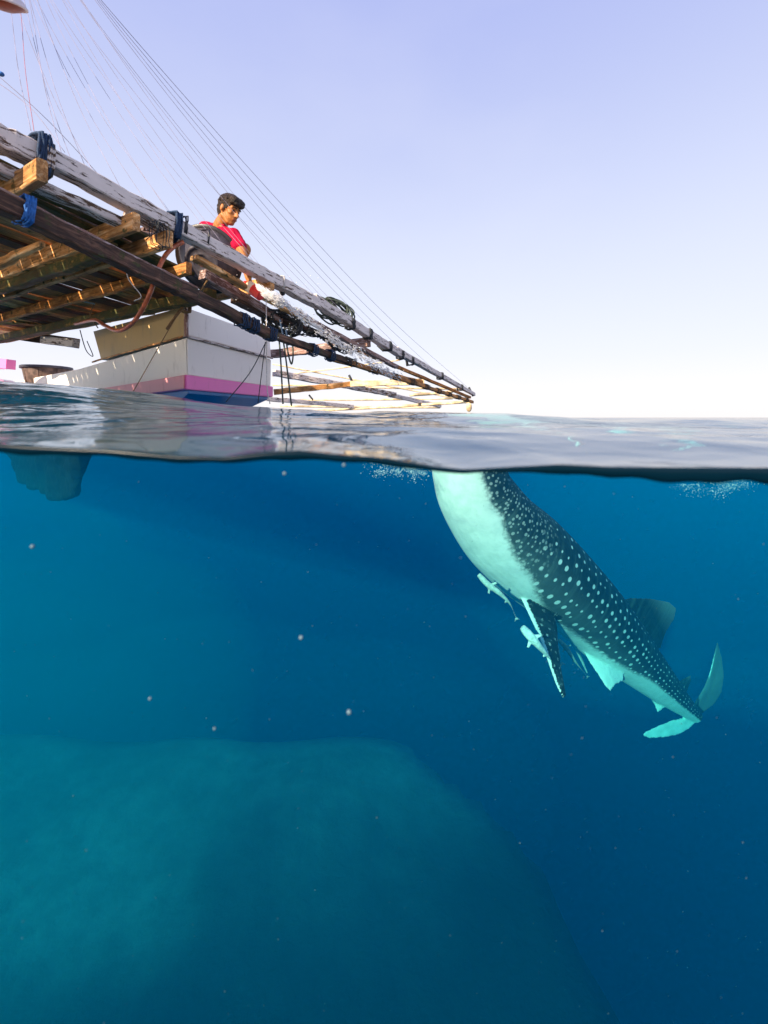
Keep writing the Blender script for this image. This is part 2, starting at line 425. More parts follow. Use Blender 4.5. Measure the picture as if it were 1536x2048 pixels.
# the swell whose crest hides the foot of the boat
crest_px = [-700, -200, 0, 60, 150, 270, 400, 500, 600, 700, 830, 950, 1030, 1120, 1300, 1390, 1450, 1536, 1600, 2200]
crest_py = [726, 738, 751, 758, 768, 781, 797, 808, 816, 819, 818, 817, 825, 828, 831, 833, 828, 829, 834, 834]
yr = 3.0
cx_ = [(p-768)/F*yr for p in crest_px]; cz_ = [CAMH+(HZ-q)/F*yr for q in crest_py]
ridge = np.interp(X, cx_, cz_)-0.012
yrr = yr + 0.10*np.sin(X*1.3) 
hump = ridge*np.exp(-((Y-yrr)/np.where(Y < yrr, 1.25, 0.7))**2)
base = Zw*np.clip(0.55+0.45*np.clip((Y-1)/3, 0, 1), 0, 1) + hump
tt = np.clip((Y-FRONT)/0.40, 0, 1); tt = tt*tt*(3-2*tt)
Z = np.where(Y > 0, line_z(X)*(1-tt)+base*tt, Zw*0.4)
tb = np.clip((BACK-Y)/0.5, 0, 1)
Z = np.where(Y <= FRONT+1e-6, line_z(X), Z)
Z = np.where(Y < BACK, line_z(X)*(1-tb)+Zw*0.6*tb, Z)
Z = np.where(Y > 300, np.clip(Z, -0.02, 0.04), Z)
ny, nx = X.shape
verts = np.stack([X, Y, Z], -1).reshape(-1, 3)
ii, jj = np.meshgrid(np.arange(ny-1), np.arange(nx-1), indexing='ij')
cxm = (xs[jj]+xs[jj+1])/2; cym = (ys[ii]+ys[ii+1])/2
keep = ~((np.abs(cxm) < HALF) & (cym > BACK) & (cym < FRONT))
ii, jj = ii[keep], jj[keep]
a = ii*nx+jj
faces = np.stack([a, a+1, a+nx+1, a+nx], -1)
extra_v = []; extra_f = []; base_n = len(verts)
def ev(co): extra_v.append(co); return base_n+len(extra_v)-1
jl = int(np.argmin(abs(xs+HALF))); jr = int(np.argmin(abs(xs-HALF)))
ib = int(np.argmin(abs(ys-BACK))); iF = int(np.argmin(abs(ys-FRONT)))
# air pocket walls (outward of the water = into the pocket)
loop = [iF*nx+j for j in range(jl, jr+1)] + [i*nx+jr for i in range(iF-1, ib-1, -1)] + [ib*nx+j for j in range(jr-1, jl-1, -1)] + [i*nx+jl for i in range(ib+1, iF)]
low = [ev((verts[v][0], verts[v][1], PDEPTH)) for v in loop]
lt = [ev(tuple(verts[v])) for v in loop]      # own copies of the rim, so that the surface keeps its own normals
for k in range(len(loop)):
    k2 = (k+1) % len(loop); extra_f.append((lt[k], low[k], low[k2], lt[k2]))
q4 = [ev(c) for c in ((-HALF, BACK, PDEPTH), (HALF, BACK, PDEPTH), (HALF, FRONT, PDEPTH), (-HALF, FRONT, PDEPTH))]
extra_f.append(tuple(q4))
# outer walls and bottom
WB = -40.0
loop = [j for j in range(nx)] + [i*nx+nx-1 for i in range(1, ny)] + [(ny-1)*nx+j for j in range(nx-2, -1, -1)] + [i*nx for i in range(ny-2, 0, -1)]
low = [ev((verts[v][0], verts[v][1], WB)) for v in loop]
lt = [ev(tuple(verts[v])) for v in loop]      # own copies of the rim, so that the surface keeps its own normals
for k in range(len(loop)):
    k2 = (k+1) % len(loop); extra_f.append((lt[k], low[k], low[k2], lt[k2]))
q4 = [ev((x, y, WB)) for (x, y) in ((xs[0], ys[0]), (xs[0], ys[-1]), (xs[-1], ys[-1]), (xs[-1], ys[0]))]
extra_f.append(tuple(q4))
nf = len(faces)
allv = np.concatenate([verts, np.array(extra_v)]); allf = np.concatenate([faces, np.array(extra_f)])
me = bpy.data.meshes.new('water')
me.vertices.add(len(allv)); me.vertices.foreach_set('co', allv.astype(np.float32).ravel())
me.loops.add(allf.size); me.loops.foreach_set('vertex_index', allf.astype(np.int32).ravel())
me.polygons.add(len(allf)); me.polygons.foreach_set('loop_start', (np.arange(len(allf))*4).astype(np.int32))
me.polygons.foreach_set('loop_total', np.full(len(allf), 4, np.int32))
me.update(calc_edges=True); me.validate()
at = me.attributes.new('surface', 'FLOAT', 'FACE')
arr = np.zeros(len(allf), np.float32); arr[:nf] = 1; at.data.foreach_set('value', arr)
sm = np.ones(len(allf), bool);   # one smooth flag throughout: the volume stack matches entry and exit faces by it
me.polygons.foreach_set('use_smooth', sm)

m, t, o = nmat('sea_water')
at = N(t, 'ShaderNodeAttribute', attribute_name='surface')
tc = N(t, 'ShaderNodeTexCoord')
g = N(t, 'ShaderNodeNewGeometry')
b1 = noise_(t, tc.outputs['Object'], 5.5, 3, 0.5, 0.6)
mp = N(t, 'ShaderNodeMapping'); mp.inputs['Scale'].default_value = (0.5, 1.5, 1); t.links.new(tc.outputs['Object'], mp.inputs[0])
b2 = noise_(t, mp.outputs[0], 1.6, 4, 0.55, 0.5)
hh = math_(t, 'ADD', math_(t, 'MULTIPLY', b1, 0.018), math_(t, 'MULTIPLY', b2, 0.06))
bp = N(t, 'ShaderNodeBump'); bp.inputs['Strength'].default_value = 0.26; bp.inputs['Distance'].default_value = 1.0
t.links.new(hh, bp.inputs['Height'])
dot = N(t, 'ShaderNodeVectorMath', operation='DOT_PRODUCT')
t.links.new(bp.outputs[0], dot.inputs[0]); t.links.new(g.outputs['Incoming'], dot.inputs[1])
cosv = math_(t, 'ABSOLUTE', dot.outputs['Value'])
fr = math_(t, 'ADD', 0.02, math_(t, 'MULTIPLY', 0.98, math_(t, 'POWER', math_(t, 'SUBTRACT', 1.0, cosv, clamp=True), 3.8)))
fr = math_(t, 'MULTIPLY', fr, at.outputs['Fac'])
tr = N(t, 'ShaderNodeBsdfTransparent'); gl = N(t, 'ShaderNodeBsdfGlossy'); gl.inputs['Roughness'].default_value = 0.04
t.links.new(bp.outputs[0], gl.inputs['Normal'])
mxs = N(t, 'ShaderNodeMixShader'); t.links.new(fr, mxs.inputs[0])
# flat rays are bent down into the deep, steep light passes
rf = N(t, 'ShaderNodeBsdfRefraction'); rf.inputs['IOR'].default_value = 1.33; rf.inputs['Roughness'].default_value = 0.03; t.links.new(bp.outputs[0], rf.inputs['Normal'])
mrf = N(t, 'ShaderNodeMixShader'); t.links.new(math_(t, 'MULTIPLY', mapr(t, cosv, 0.24, 0.36, 1, 0), at.outputs['Fac']), mrf.inputs[0]); t.links.new(tr.outputs[0], mrf.inputs[1]); t.links.new(rf.outputs[0], mrf.inputs[2])
t.links.new(mrf.outputs[0], mxs.inputs[1]); t.links.new(gl.outputs[0], mxs.inputs[2])
t.links.new(mxs.outputs[0], o.inputs['Surface'])
vs_ = N(t, 'ShaderNodeVolumeScatter'); vs_.inputs['Color'].default_value = (0.0, 0.46, 1.0, 1); vs_.inputs['Density'].default_value = 0.042; vs_.inputs['Anisotropy'].default_value = 0.2
va = N(t, 'ShaderNodeVolumeAbsorption'); va.inputs['Color'].default_value = (0.0, 0.80, 0.882, 1); va.inputs['Density'].default_value = 0.26
ad = N(t, 'ShaderNodeAddShader'); t.links.new(vs_.outputs[0], ad.inputs[0]); t.links.new(va.outputs[0], ad.inputs[1])
t.links.new(ad.outputs[0], o.inputs['Volume'])
M['sea'] = m
tag(link('water', me, m), kind='structure')

# meniscus: the dark lip of water that climbs the port glass
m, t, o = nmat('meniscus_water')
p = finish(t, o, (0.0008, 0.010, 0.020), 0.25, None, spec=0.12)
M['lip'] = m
mb = MB(); vsx = np.linspace(-HALF+0.01, HALF-0.01, 500)
prof = [(0.0, 0.0010), (-0.0035, 0.0012), (-0.0045, -0.25), (-0.0040, -0.6), (-0.002, -0.9), (0.001, -1.0), (0.004, -0.8), (0.004, -0.2)]
band_px = [0, 300, 450, 600, 768, 868, 1018, 1218, 1400, 1536]; band_w = [17, 13, 13, 16, 13, 8, 10, 22, 28, 32]
vs2 = []
for x in vsx:
    z0 = float(line_z(x)); bw = float(np.interp(768+F*x/FRONT, band_px, band_w))/F*FRONT*(1+0.12*math.sin(x*37)+0.08*math.sin(x*91))
    for (dy, dz) in prof:
        vs2.append((x, FRONT-0.001+dy, z0 + (dz if dz > 0 else dz*bw)))
K = len(prof); fs = []
for i in range(len(vsx)-1):
    for k in range(K):
        k2 = (k+1) % K; fs.append((i*K+k, (i+1)*K+k, (i+1)*K+k2, i*K+k2))
mb.add(vs2, fs)
tag(link('water_meniscus', mb.mesh('water_meniscus'), M['lip'], smooth=True), kind='structure')

# ------------------------------------------------------------------ SEABED: added sand bank and drop-off, shaped to stand in for a pale lens reflection
def axis(lo, hi, n, ext):
    a = np.linspace(lo, hi, n); g = [v for v in geo_lines(1.0, 1.0, 1.5, ext)][1:]
    return np.concatenate([lo-np.array(g[::-1]), a, hi+np.array(g)])
sx = axis(-26, 26, 150, 4200); sy = axis(-6, 34, 150, 4200)
SX, SY = np.meshgrid(sx, sy)
def sstep(x, a, b):
    t = np.clip((x-a)/(b-a), 0, 1); return t*t*(3-2*t)
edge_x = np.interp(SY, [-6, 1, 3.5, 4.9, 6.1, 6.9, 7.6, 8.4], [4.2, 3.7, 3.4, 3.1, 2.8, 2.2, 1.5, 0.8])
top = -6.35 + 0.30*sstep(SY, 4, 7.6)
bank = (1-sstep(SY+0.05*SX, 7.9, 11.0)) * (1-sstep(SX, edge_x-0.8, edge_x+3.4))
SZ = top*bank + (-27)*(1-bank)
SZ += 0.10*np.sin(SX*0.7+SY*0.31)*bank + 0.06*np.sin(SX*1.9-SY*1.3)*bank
nys, nxs = SX.shape
i2, j2 = np.meshgrid(np.arange(nys-1), np.arange(nxs-1), indexing='ij'); a = (i2*nxs+j2).ravel()
me = bpy.data.meshes.new('added_seabed'); me.from_pydata(np.stack([SX, SY, SZ], -1).reshape(-1, 3).tolist(), [], np.stack([a, a+1, a+nxs+1, a+nxs], -1).tolist())
m, t, o = nmat('seabed_sand_shade')
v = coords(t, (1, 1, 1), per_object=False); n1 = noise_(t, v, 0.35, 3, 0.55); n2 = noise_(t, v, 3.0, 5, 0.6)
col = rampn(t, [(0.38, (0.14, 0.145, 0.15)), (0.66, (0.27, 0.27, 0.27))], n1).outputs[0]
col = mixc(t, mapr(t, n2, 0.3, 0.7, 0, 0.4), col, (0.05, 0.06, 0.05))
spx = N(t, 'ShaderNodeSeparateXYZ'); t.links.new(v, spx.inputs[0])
# shade painted in: darker nearer the lens, paler along the crest and left
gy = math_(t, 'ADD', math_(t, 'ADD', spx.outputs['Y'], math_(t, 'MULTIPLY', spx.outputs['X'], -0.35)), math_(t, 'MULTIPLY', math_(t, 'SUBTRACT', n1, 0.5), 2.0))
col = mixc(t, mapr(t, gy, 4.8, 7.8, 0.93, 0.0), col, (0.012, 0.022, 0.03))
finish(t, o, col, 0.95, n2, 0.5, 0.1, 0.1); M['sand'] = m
tag(link('added_seabed', me, m, smooth=True), kind='structure')

# ------------------------------------------------------------------ WHALE SHARK
ST = [ # centre px, py, D, width px, roll deg, lateral factor
 (916, 872, 3.31, 84, 29, 1.25), (921, 884, 3.34, 112, 29, 1.25), (928, 904, 3.37, 128, 28, 1.2), (938, 949, 3.45, 140, 28, 1.12), (955, 995, 3.55, 150, 27, 1.08),
 (998, 1057, 3.70, 168, 26, 1.0), (1043, 1099, 3.85, 178, 24, 0.95), (1080, 1131, 3.97, 172, 21, 0.92), (1116, 1163, 4.10, 162, 18, 0.90),
 (1168, 1212, 4.30, 146, 13, 0.86), (1210, 1257, 4.48, 134, 9, 0.82), (1248, 1296, 4.65, 116, 6, 0.78), (1283, 1331, 4.80, 94, 4, 0.74),
 (1326, 1373, 5.00, 68, 2, 0.72), (1362, 1406, 5.20, 44, 0, 0.80), (1393, 1433, 5.35, 24, 0, 0.8)]
cen = [P(a, b, d) for (a, b, d, *_ ) in ST]
wid = [x[3]*x[2]/F/2 for x in ST]; rol = [R(x[4]) for x in ST]; lat = [x[5] for x in ST]
NS = 8
cs = catmull(cen, NS); nn = len(cs); tpar = np.arange(nn)/NS
ws = np.interp(tpar, range(len(ST)), wid)
kern = np.array([1, 2, 3, 4, 3, 2, 1])/16
ws = np.convolve(np.pad(ws, 3, mode='edge'), kern, 'valid')
rs = np.interp(tpar, range(len(ST)), rol); ls = np.interp(tpar, range(len(ST)), lat)
stn = []
for i in range(nn):
    T = (cs[min(i+1, nn-1)]-cs[max(i-1, 0)]).normalized()
    away = cs[i]-Vector((0, 0, CAMH)); away = (away-T*away.dot(T)).normalized()
    perp = T.cross(away).normalized()
    if perp.x < 0: perp = -perp
    d = (perp*math.cos(rs[i])+away*math.sin(rs[i])).normalized()
    sd = T.cross(d).normalized()
    stn.append((cs[i], d, sd, ws[i]*1.0, ws[i]*1.0, ws[i]*ls[i]))
mb = MB(); loft(mb, stn, 32, 2.1)
# dorsal fin, second dorsal, pelvic, anal, tail lobes, near pectoral, far pectoral
plate(mb, [P(1225, 1205, 4.55), P(1262, 1196, 4.66), P(1300, 1197, 4.75), P(1338, 1204, 4.86), P(1352, 1216, 4.92), P(1347, 1238, 4.92), P(1332, 1262, 4.9), P(1325, 1280, 4.88), P(1321, 1296, 4.86), P(1300, 1300, 4.8), P(1265, 1290, 4.7)], 0.028)
plate(mb, [P(1345, 1372, 5.1), P(1366, 1358, 5.16), P(1382, 1350, 5.2), P(1381, 1362, 5.2), P(1374, 1382, 5.2), P(1362, 1395, 5.18)], 0.016)
plate(mb, [P(1160, 1292, 4.25), P(1180, 1325, 4.24), P(1198, 1352, 4.22), P(1212, 1374, 4.2), P(1221, 1384, 4.2), P(1230, 1370, 4.25), P(1246, 1362, 4.35), P(1248, 1340, 4.45), P(1215, 1305, 4.4)], 0.018)
plate(mb, [P(1303, 1400, 4.98), P(1309, 1410, 4.98), P(1315, 1426, 4.97), P(1322, 1421, 4.98), P(1333, 1412, 5.0), P(1325, 1395, 5.02)], 0.013)
plate(mb, [P(1378, 1425, 5.28), P(1393, 1400, 5.36), P(1408, 1375, 5.44), P(1420, 1345, 5.52), P(1428, 1312, 5.6), P(1435, 1282, 5.68), P(1444, 1318, 5.66), P(1448, 1352, 5.6), P(1443, 1385, 5.55), P(1428, 1409, 5.48), P(1408, 1424, 5.4), P(1394, 1438, 5.35)], 0.018)
plate(mb, [P(1392, 1424, 5.34), P(1372, 1434, 5.28), P(1345, 1440, 5.2), P(1315, 1452, 5.12), P(1288, 1465, 5.05), P(1286, 1472, 5.04), P(1300, 1477, 5.05), P(1330, 1475, 5.1), P(1358, 1469, 5.18), P(1378, 1458, 5.25), P(1396, 1440, 5.34)], 0.018)
def fin3(mb, le, te, th, n=22):
    """fin lofted between a leading and a trailing edge curve"""
    a = catmull(le, 8); b = catmull(te, 8)
    def at(c, t):
        f = t*(len(c)-1); i = min(int(f), len(c)-2); return c[i].lerp(c[i+1], f-i)
    st = []
    for i in range(n+1):
        t = i/n; p, q = at(a, t), at(b, t); T = (at(a, min(1, t+.05))-at(a, max(0, t-.05))).normalized()
        ch = (q-p); nr = T.cross(ch).normalized()
        st.append((p.lerp(q, 0.46), ch.normalized(), nr, ch.length*0.5, ch.length*0.5, th*(1-0.6*t)))
    loft(mb, st, 20, 1.9)
    return [(a_i, c_i, at(a, a_i).lerp(at(b, a_i), c_i)) for a_i in [k/40 for k in range(41)] for c_i in [k/10 for k in range(11)]]
near_fin = fin3(mb, [P(1030, 1165, 3.72), P(1058, 1225, 3.58), P(1082, 1278, 3.46), P(1100, 1330, 3.38), P(1114, 1370, 3.34), P(1127, 1396, 3.33)],
     [P(1110, 1215, 3.85), P(1117, 1262, 3.70), P(1118, 1295, 3.58), P(1123, 1340, 3.48), P(1129, 1372, 3.42), P(1131, 1392, 3.36)], 0.036)
fin3(mb, [P(1075, 1165, 4.35), P(1130, 1262, 4.55), P(1150, 1300, 4.7), P(1172, 1345, 4.9)], [P(1120, 1170, 4.4), P(1148, 1262, 4.6), P(1160, 1300, 4.75), P(1178, 1350, 4.92)], 0.02)
me = remesh(mb.mesh('whale_shark'), 0.0115, 3)
nv = len(me.vertices); co = np.empty(nv*3); me.vertices.foreach_get('co', co); co = co.reshape(-1, 3)
CS = np.array([tuple(c) for c in cs]); Dd = np.array([tuple(s[1]) for s in stn]); Sd = np.array([tuple(s[2]) for s in stn])
arc = np.concatenate([[0], np.cumsum(np.linalg.norm(np.diff(CS, axis=0), axis=1))])
rad = ws*(1+ls)/2
Uc = np.concatenate([[0], np.cumsum(np.diff(arc)/((rad[1:]+rad[:-1])/2*0.25+0.75*0.31))])
TT = np.gradient(CS, axis=0); TT /= np.linalg.norm(TT, axis=1)[:, None]
d2 = ((co[:, None, :]-CS[None])**2).sum(-1); idx = d2.argmin(1)
rel = co-CS[idx]; ax_ = (rel*TT[idx]).sum(1)
seglen = np.gradient(arc)[idx]; fi = np.clip(idx+ax_/seglen, 0, nn-1)
lerp_ = lambda A: np.stack([np.interp(fi, np.arange(nn), A[:, k]) for k in range(3)], -1)
C2, D2, S2 = lerp_(CS), lerp_(Dd), lerp_(Sd); rel = co-C2
dd = (rel*D2).sum(1); ss = (rel*S2).sum(1)
theta = np.arctan2(np.abs(ss), dd)        # 0 on the back, pi on the belly
thsign = np.arctan2(ss, dd)
rr = np.sqrt(dd*dd+ss*ss)/np.interp(fi, np.arange(nn), rad)
su = np.interp(fi, np.arange(nn), Uc)
at = me.attributes.new('su', 'FLOAT', 'POINT'); at.data.foreach_set('value', su.astype(np.float32))
at = me.attributes.new('th', 'FLOAT', 'POINT'); at.data.foreach_set('value', thsign.astype(np.float32))
s01 = arc/arc[-1]; sfr = np.interp(fi, np.arange(nn), s01)
bound = np.interp(fi/NS, range(16), R(1)*np.array([100, 100, 100, 100, 102, 124, 138, 152, 155, 143, 131, 119, 104, 100, 98, 97]))
white = np.clip((theta-bound)/0.34+0.5, 0, 1)
# fins: pectoral dark above with a pale leading edge; tail and dorsal mid toned
pxv = 768+F*co[:, 0]/co[:, 1]; pyv = HZ-F*(co[:, 2]-CAMH)/co[:, 1]
fpts = np.array([tuple(q[2]) for q in near_fin]); fch = np.array([q[1] for q in near_fin])
cand = np.where((pyv > 1150) & (pyv < 1410) & (pxv > 1010) & (pxv < 1150) & (co[:, 1] < 3.95) & (rr > 0.90))[0]
dq = ((co[cand][:, None, :]-fpts[None])**2).sum(-1); nq = dq.argmin(1)
okq = dq[np.arange(len(cand)), nq] < 0.052**2
pec = np.zeros(nv, bool); pec[cand[okq]] = True
chord = np.ones(nv); chord[cand[okq]] = fch[nq[okq]]
ft = np.array([q[0] for q in near_fin]); su2 = su.copy(); th2 = thsign.copy()
su2[cand[okq]] = 1.5+ft[nq[okq]]*2.4; th2[cand[okq]] = fch[nq[okq]]*0.5+0.1
me.attributes['su'].data.foreach_set('value', su2.astype(np.float32)); me.attributes['th'].data.foreach_set('value', th2.astype(np.float32))
_unused = (rr > 1.03) & (pyv > 1165) & (pxv < 1140) & (co[:, 1] < np.interp(pyv, [1165, 1250, 1400], [3.84, 3.80, 3.6])) & (pxv > np.interp(pyv, [1165, 1225, 1278, 1330, 1370, 1396], [1030, 1058, 1082, 1100, 1114, 1127])-9)
lead = np.interp(pyv, [1165, 1225, 1278, 1330, 1370, 1396], [1030, 1058, 1082, 1100, 1114, 1127])
wpec = np.clip(1-(chord-0.03)/0.06, 0, 1)
white = np.where(pec, wpec, white)
tail = (pxv > 1398) & (pyv < 1425) & (rr > 1.6)
mid = np.zeros(nv); mid[tail] = 0.2
dors = (rr > 1.15) & (theta < 0.9) & (sfr < 0.9)
mid = np.where(dors, np.clip((rr-1.9)*0.2, 0, 0.25), mid)
lowlobe = (pyv > 1428) & (pxv < 1392) & (rr > 1.3) & (sfr > 0.85)
white = np.where(lowlobe, 0.9, white)
at = me.attributes.new('white', 'FLOAT', 'POINT'); at.data.foreach_set('value', white.astype(np.float32))
at = me.attributes.new('mid', 'FLOAT', 'POINT'); at.data.foreach_set('value', mid.astype(np.float32))
m, t, o = nmat('whale_shark_skin')
A = lambda n: N(t, 'ShaderNodeAttribute', attribute_name=n).outputs['Fac']
su_, th_, wh_, mi_ = A('su'), A('th'), A('white'), A('mid')
tcn = N(t, 'ShaderNodeTexCoord').outputs['Object']
ath = math_(t, 'ABSOLUTE', th_)
def spots(ku, kt, rnd, r0, r1, off):
    cb = N(t, 'ShaderNodeCombineXYZ')
    # rows lean: shear u by theta
    t.links.new(math_(t, 'ADD', math_(t, 'MULTIPLY', su_, ku), math_(t, 'MULTIPLY', ath, off)), cb.inputs[0]); t.links.new(math_(t, 'MULTIPLY', th_, kt), cb.inputs[1])
    v = N(t, 'ShaderNodeTexVoronoi'); v.voronoi_dimensions = '2D'; v.inputs['Scale'].default_value = 1; v.inputs['Randomness'].default_value = rnd
    t.links.new(cb.outputs[0], v.inputs['Vector'])
    sepc = N(t, 'ShaderNodeSeparateColor'); t.links.new(v.outputs['Color'], sepc.inputs[0])
    size = math_(t, 'ADD', r0, math_(t, 'MULTIPLY', sepc.outputs[0], r1))
    size = math_(t, 'MULTIPLY', size, mapr(t, ath, 0.2, 1.7, 0.75, 1.25))
    e = math_(t, 'SUBTRACT', size, v.outputs['Distance'])
    return mapr(t, e, -0.03, 0.06)
sb = spots(2.9, 3.1, 0.40, 0.085, 0.10, 0.8)
sh = spots(6.6, 6.4, 0.8, 0.12, 0.14, 0.6)
hf = mapr(t, su_, 3.2, 4.6)      # head -> body
sp = N(t, 'ShaderNodeMix'); t.links.new(hf, sp.inputs[0]); t.links.new(math_(t, 'MULTIPLY', sh, 0.42), sp.inputs[2]); t.links.new(sb, sp.inputs[3])
spm = sp.outputs[0]
nz = noise_(t, tcn, 9, 4, 0.6); nz2 = noise_(t, tcn, 30, 4, 0.6)
# faint pale bars between the columns of spots
cb = N(t, 'ShaderNodeCombineXYZ'); t.links.new(math_(t, 'MULTIPLY', su_, 4.6), cb.inputs[0]); t.links.new(math_(t, 'MULTIPLY', th_, 0.7), cb.inputs[1])
bars = mapr(t, noise_(t, cb.outputs[0], 1.2, 3, 0.6), 0.48, 0.68, 0, 0.6)
dark = mixc(t, mapr(t, nz2, 0.3, 0.7), (0.006, 0.011, 0.011), (0.018, 0.031, 0.029))
dark = mixc(t, bars, dark, (0.07, 0.11, 0.10))
dark = mixc(t, mapr(t, ath, 1.3, 2.3, 0, 0.30), dark, (0.22, 0.30, 0.28))
dark = mixc(t, mi_, dark, (0.75, 0.8, 0.78))
dark = mixc(t, spm, dark, (0.80, 0.85, 0.80))
bel = mixc(t, mapr(t, nz, 0.35, 0.7), (0.86, 0.89, 0.83), (0.70, 0.76, 0.70))
we = math_(t, 'ADD', wh_, math_(t, 'MULTIPLY', math_(t, 'SUBTRACT', nz2, 0.5), 0.9))
we = mapr(t, we, 0.15, 0.85)
finish(t, o, mixc(t, we, dark, bel), 0.5, nz2, 0.25, 0.01, 0.3)
base_loc = P(1116, 1163, 4.1)
co2 = (co-np.array(base_loc)).astype(np.float32); me.vertices.foreach_set('co', co2.ravel()); me.update()
tag(link('whale_shark', me, m, None, Matrix.Translation(base_loc), True), 'spotted whale shark with pale belly hanging head up just under the surface', 'whale shark')

# suspended silt at the left, haze volumes added to brighten bank and right
def plume(name, c, ax, scol, sden, label, seed=0):
    mb = MB(); ellipsoid(mb, (0, 0, 0), (Vector((ax[0], 0, 0)), Vector((0, ax[1], 0)), Vector((0, 0, ax[2]))), 40, 24)
    me = mb.mesh(name)
    for vv in me.vertices: vv.co *= 1+0.22*noise.noise(vv.co.normalized()*1.8+Vector((seed, 0, 0)))
    m, t, o = nmat(name); q = N(t, 'ShaderNodeVolumeScatter'); q.inputs['Color'].default_value = (*scol, 1); q.inputs['Density'].default_value = sden; q.inputs['Anisotropy'].default_value = 0.2
    t.links.new(q.outputs[0], o.inputs['Volume'])
    return tag(link(name, me, m, None, Matrix.Translation(c), True), label, 'murk', None, 'stuff')
plume('silt_plume', (-6.2, 6.4, -4.8), (4.2, 3.6, 3.6), (0.01, 0.9, 0.85), 0.036, 'green murky silt hanging in the water at the far left', 1)
plume('added_haze', (-3.0, 6.6, -5.6), (5.6, 2.6, 2.1), (0.0, 0.62, 1.0), 0.034, 'thin haze volume added to brighten the water over the bank', 4)
plume('added_blue_haze', (4.6, 6.6, -2.3), (3.4, 2.2, 1.9), (0.0, 0.6, 1.0), 0.060, 'pale blue haze volume added to brighten the water behind the shark', 7)
# remoras
def remora(pts, hw, label, pec=True, tone=(0.75, 0.8, 0.75), tailf=1.0):
    pts = [P(*p) for p in pts]; c = catmull(pts, 5); n = len(c); mb = MB(); st = []
    for i in range(n):
        T = (c[min(i+1, n-1)]-c[max(i-1, 0)]).normalized(); aw = Vector((0, 1, 0)); d = T.cross(aw).normalized(); s_ = T.cross(d)
        t_ = i/(n-1); r_ = hw*max(0.12, math.sin(math.pi*min(1, (t_*1.0+0.10))**0.62))
        st.append((c[i], d, s_, r_, r_, r_*0.8))
    loft(mb, st, 12)
    T = (c[-1]-c[-4]).normalized(); d = T.cross(Vector((0, 1, 0))).normalized(); e = c[-1]
    k = hw*1.7*tailf
    plate(mb, [e-T*k*0.4, e+T*k*1.0+d*k*0.8, e+T*k*0.75, e+T*k*1.0-d*k*0.8], hw*0.12)
    if pec:
        j = int(n*0.3); T = (c[j+1]-c[j-1]).normalized(); d = T.cross(Vector((0, 1, 0))).normalized()
        for s_ in (1, -1):
            b = c[j]+d*s_*hw*0.5
            plate(mb, [b-T*hw*0.5, b+d*s_*hw*2.0+T*hw*0.9, b+d*s_*hw*1.7+T*hw*1.5, b+T*hw*0.9], hw*0.14)
        j = int(n*0.62); T = (c[j+1]-c[j-1]).normalized(); d = T.cross(Vector((0, 1, 0))).normalized()
        b = c[j]; plate(mb, [b-T*hw*0.8, b-d*hw*1.3+T*hw*0.6, b+T*hw*1.2], hw*0.12)
    me = remesh(mb.mesh('r'), hw*0.18, 1)
    loc = pts[0]; me.transform(Matrix.Translation(-loc))
    return tag(link('remora', me, plain('remora_skin', tone, 0.5, 0.3, 30, 0.1), None, Matrix.Translation(loc), True), label, 'fish', 'remoras riding with the whale shark')
remora([(957, 1149, 3.35), (975, 1168, 3.33), (1000, 1187, 3.31), (1020, 1208, 3.32), (1032, 1235, 3.35)], 0.024, 'slender remora hugging the pale throat left of the long fin', tone=(0.45, 0.55, 0.5), tailf=0.8)
remora([(1044, 1254, 3.30), (1060, 1272, 3.29), (1078, 1292, 3.30), (1098, 1315, 3.36), (1108, 1330, 3.45)], 0.034, 'bright white remora with spread fins left of the long dark fin')
remora([(1118, 1280, 3.95), (1134, 1298, 3.98), (1152, 1325, 4.0), (1174, 1352, 4.05)], 0.022, 'thin dim remora trailing right of the long dark fin', tone=(0.25, 0.35, 0.33), tailf=0.7)
remora([(1109, 1288, 3.6), (1116, 1305, 3.6), (1124, 1325, 3.62)], 0.020, 'short dim remora tucked behind the tip of the long fin', False, tone=(0.30, 0.4, 0.38))

# ------------------------------------------------------------------ BOAT
HC = Vector((-1.93, 4.15, 0))                 # near corner of the hull
u = Vector((0.263, 0.965, 0)).normalized(); v = Vector((-0.793, 0.61, 0)).normalized()
boat = empty('outrigger_boat', (HC.x, HC.y, 0), 'white and pink outrigger fishing boat with weathered timber platform and long beams', 'boat')
def hp(a, b, z): return HC + u*a + v*b + Vector((0, 0, z))
WID = 1.60
def prism(name, quads, mat, parent, smooth=False, bev=0.0):
    """solid from a list of cross-sections (each a list of points)"""
    mb = MB(); n = len(quads[0]); vs = [p for q in quads for p in q]; fs = []
    for i in range(len(quads)-1):
        for k in range(n):
            k2 = (k+1) % n; fs.append((i*n+k, (i+1)*n+k, (i+1)*n+k2, i*n+k2))
    fs.append(tuple(range(n))); fs.append(tuple((len(quads)-1)*n+k for k in range(n))[::-1])
    mb.add(vs, fs); me = mb.mesh(name)
    bm = bmesh.new(); bm.from_mesh(me); bmesh.ops.recalc_face_normals(bm, faces=bm.faces)
    if bev: bmesh.ops.bevel(bm, geom=list(bm.edges), offset=bev, segments=2, affect='EDGES')
    bm.to_mesh(me); bm.free()
    return link(name, me, mat, parent, None, smooth)
def sect(b, zs, inset=0.0, w0=0, w1=WID):
    zl, zh = zs; return [hp(w0+inset, b, zl), hp(w1-inset, b, zl), hp(w1, b, zh), hp(w0, b, zh)]
LEN = 9.0
hull = prism('hull', [sect(0, (0.47, 0.84), 0.012), sect(3.0, (0.40, 0.74), 0.02), sect(6, (0.36, 0.74), 0.05), sect(LEN, (0.36, 0.85), 0.4)], M['white_paint'], boat, bev=0.012)
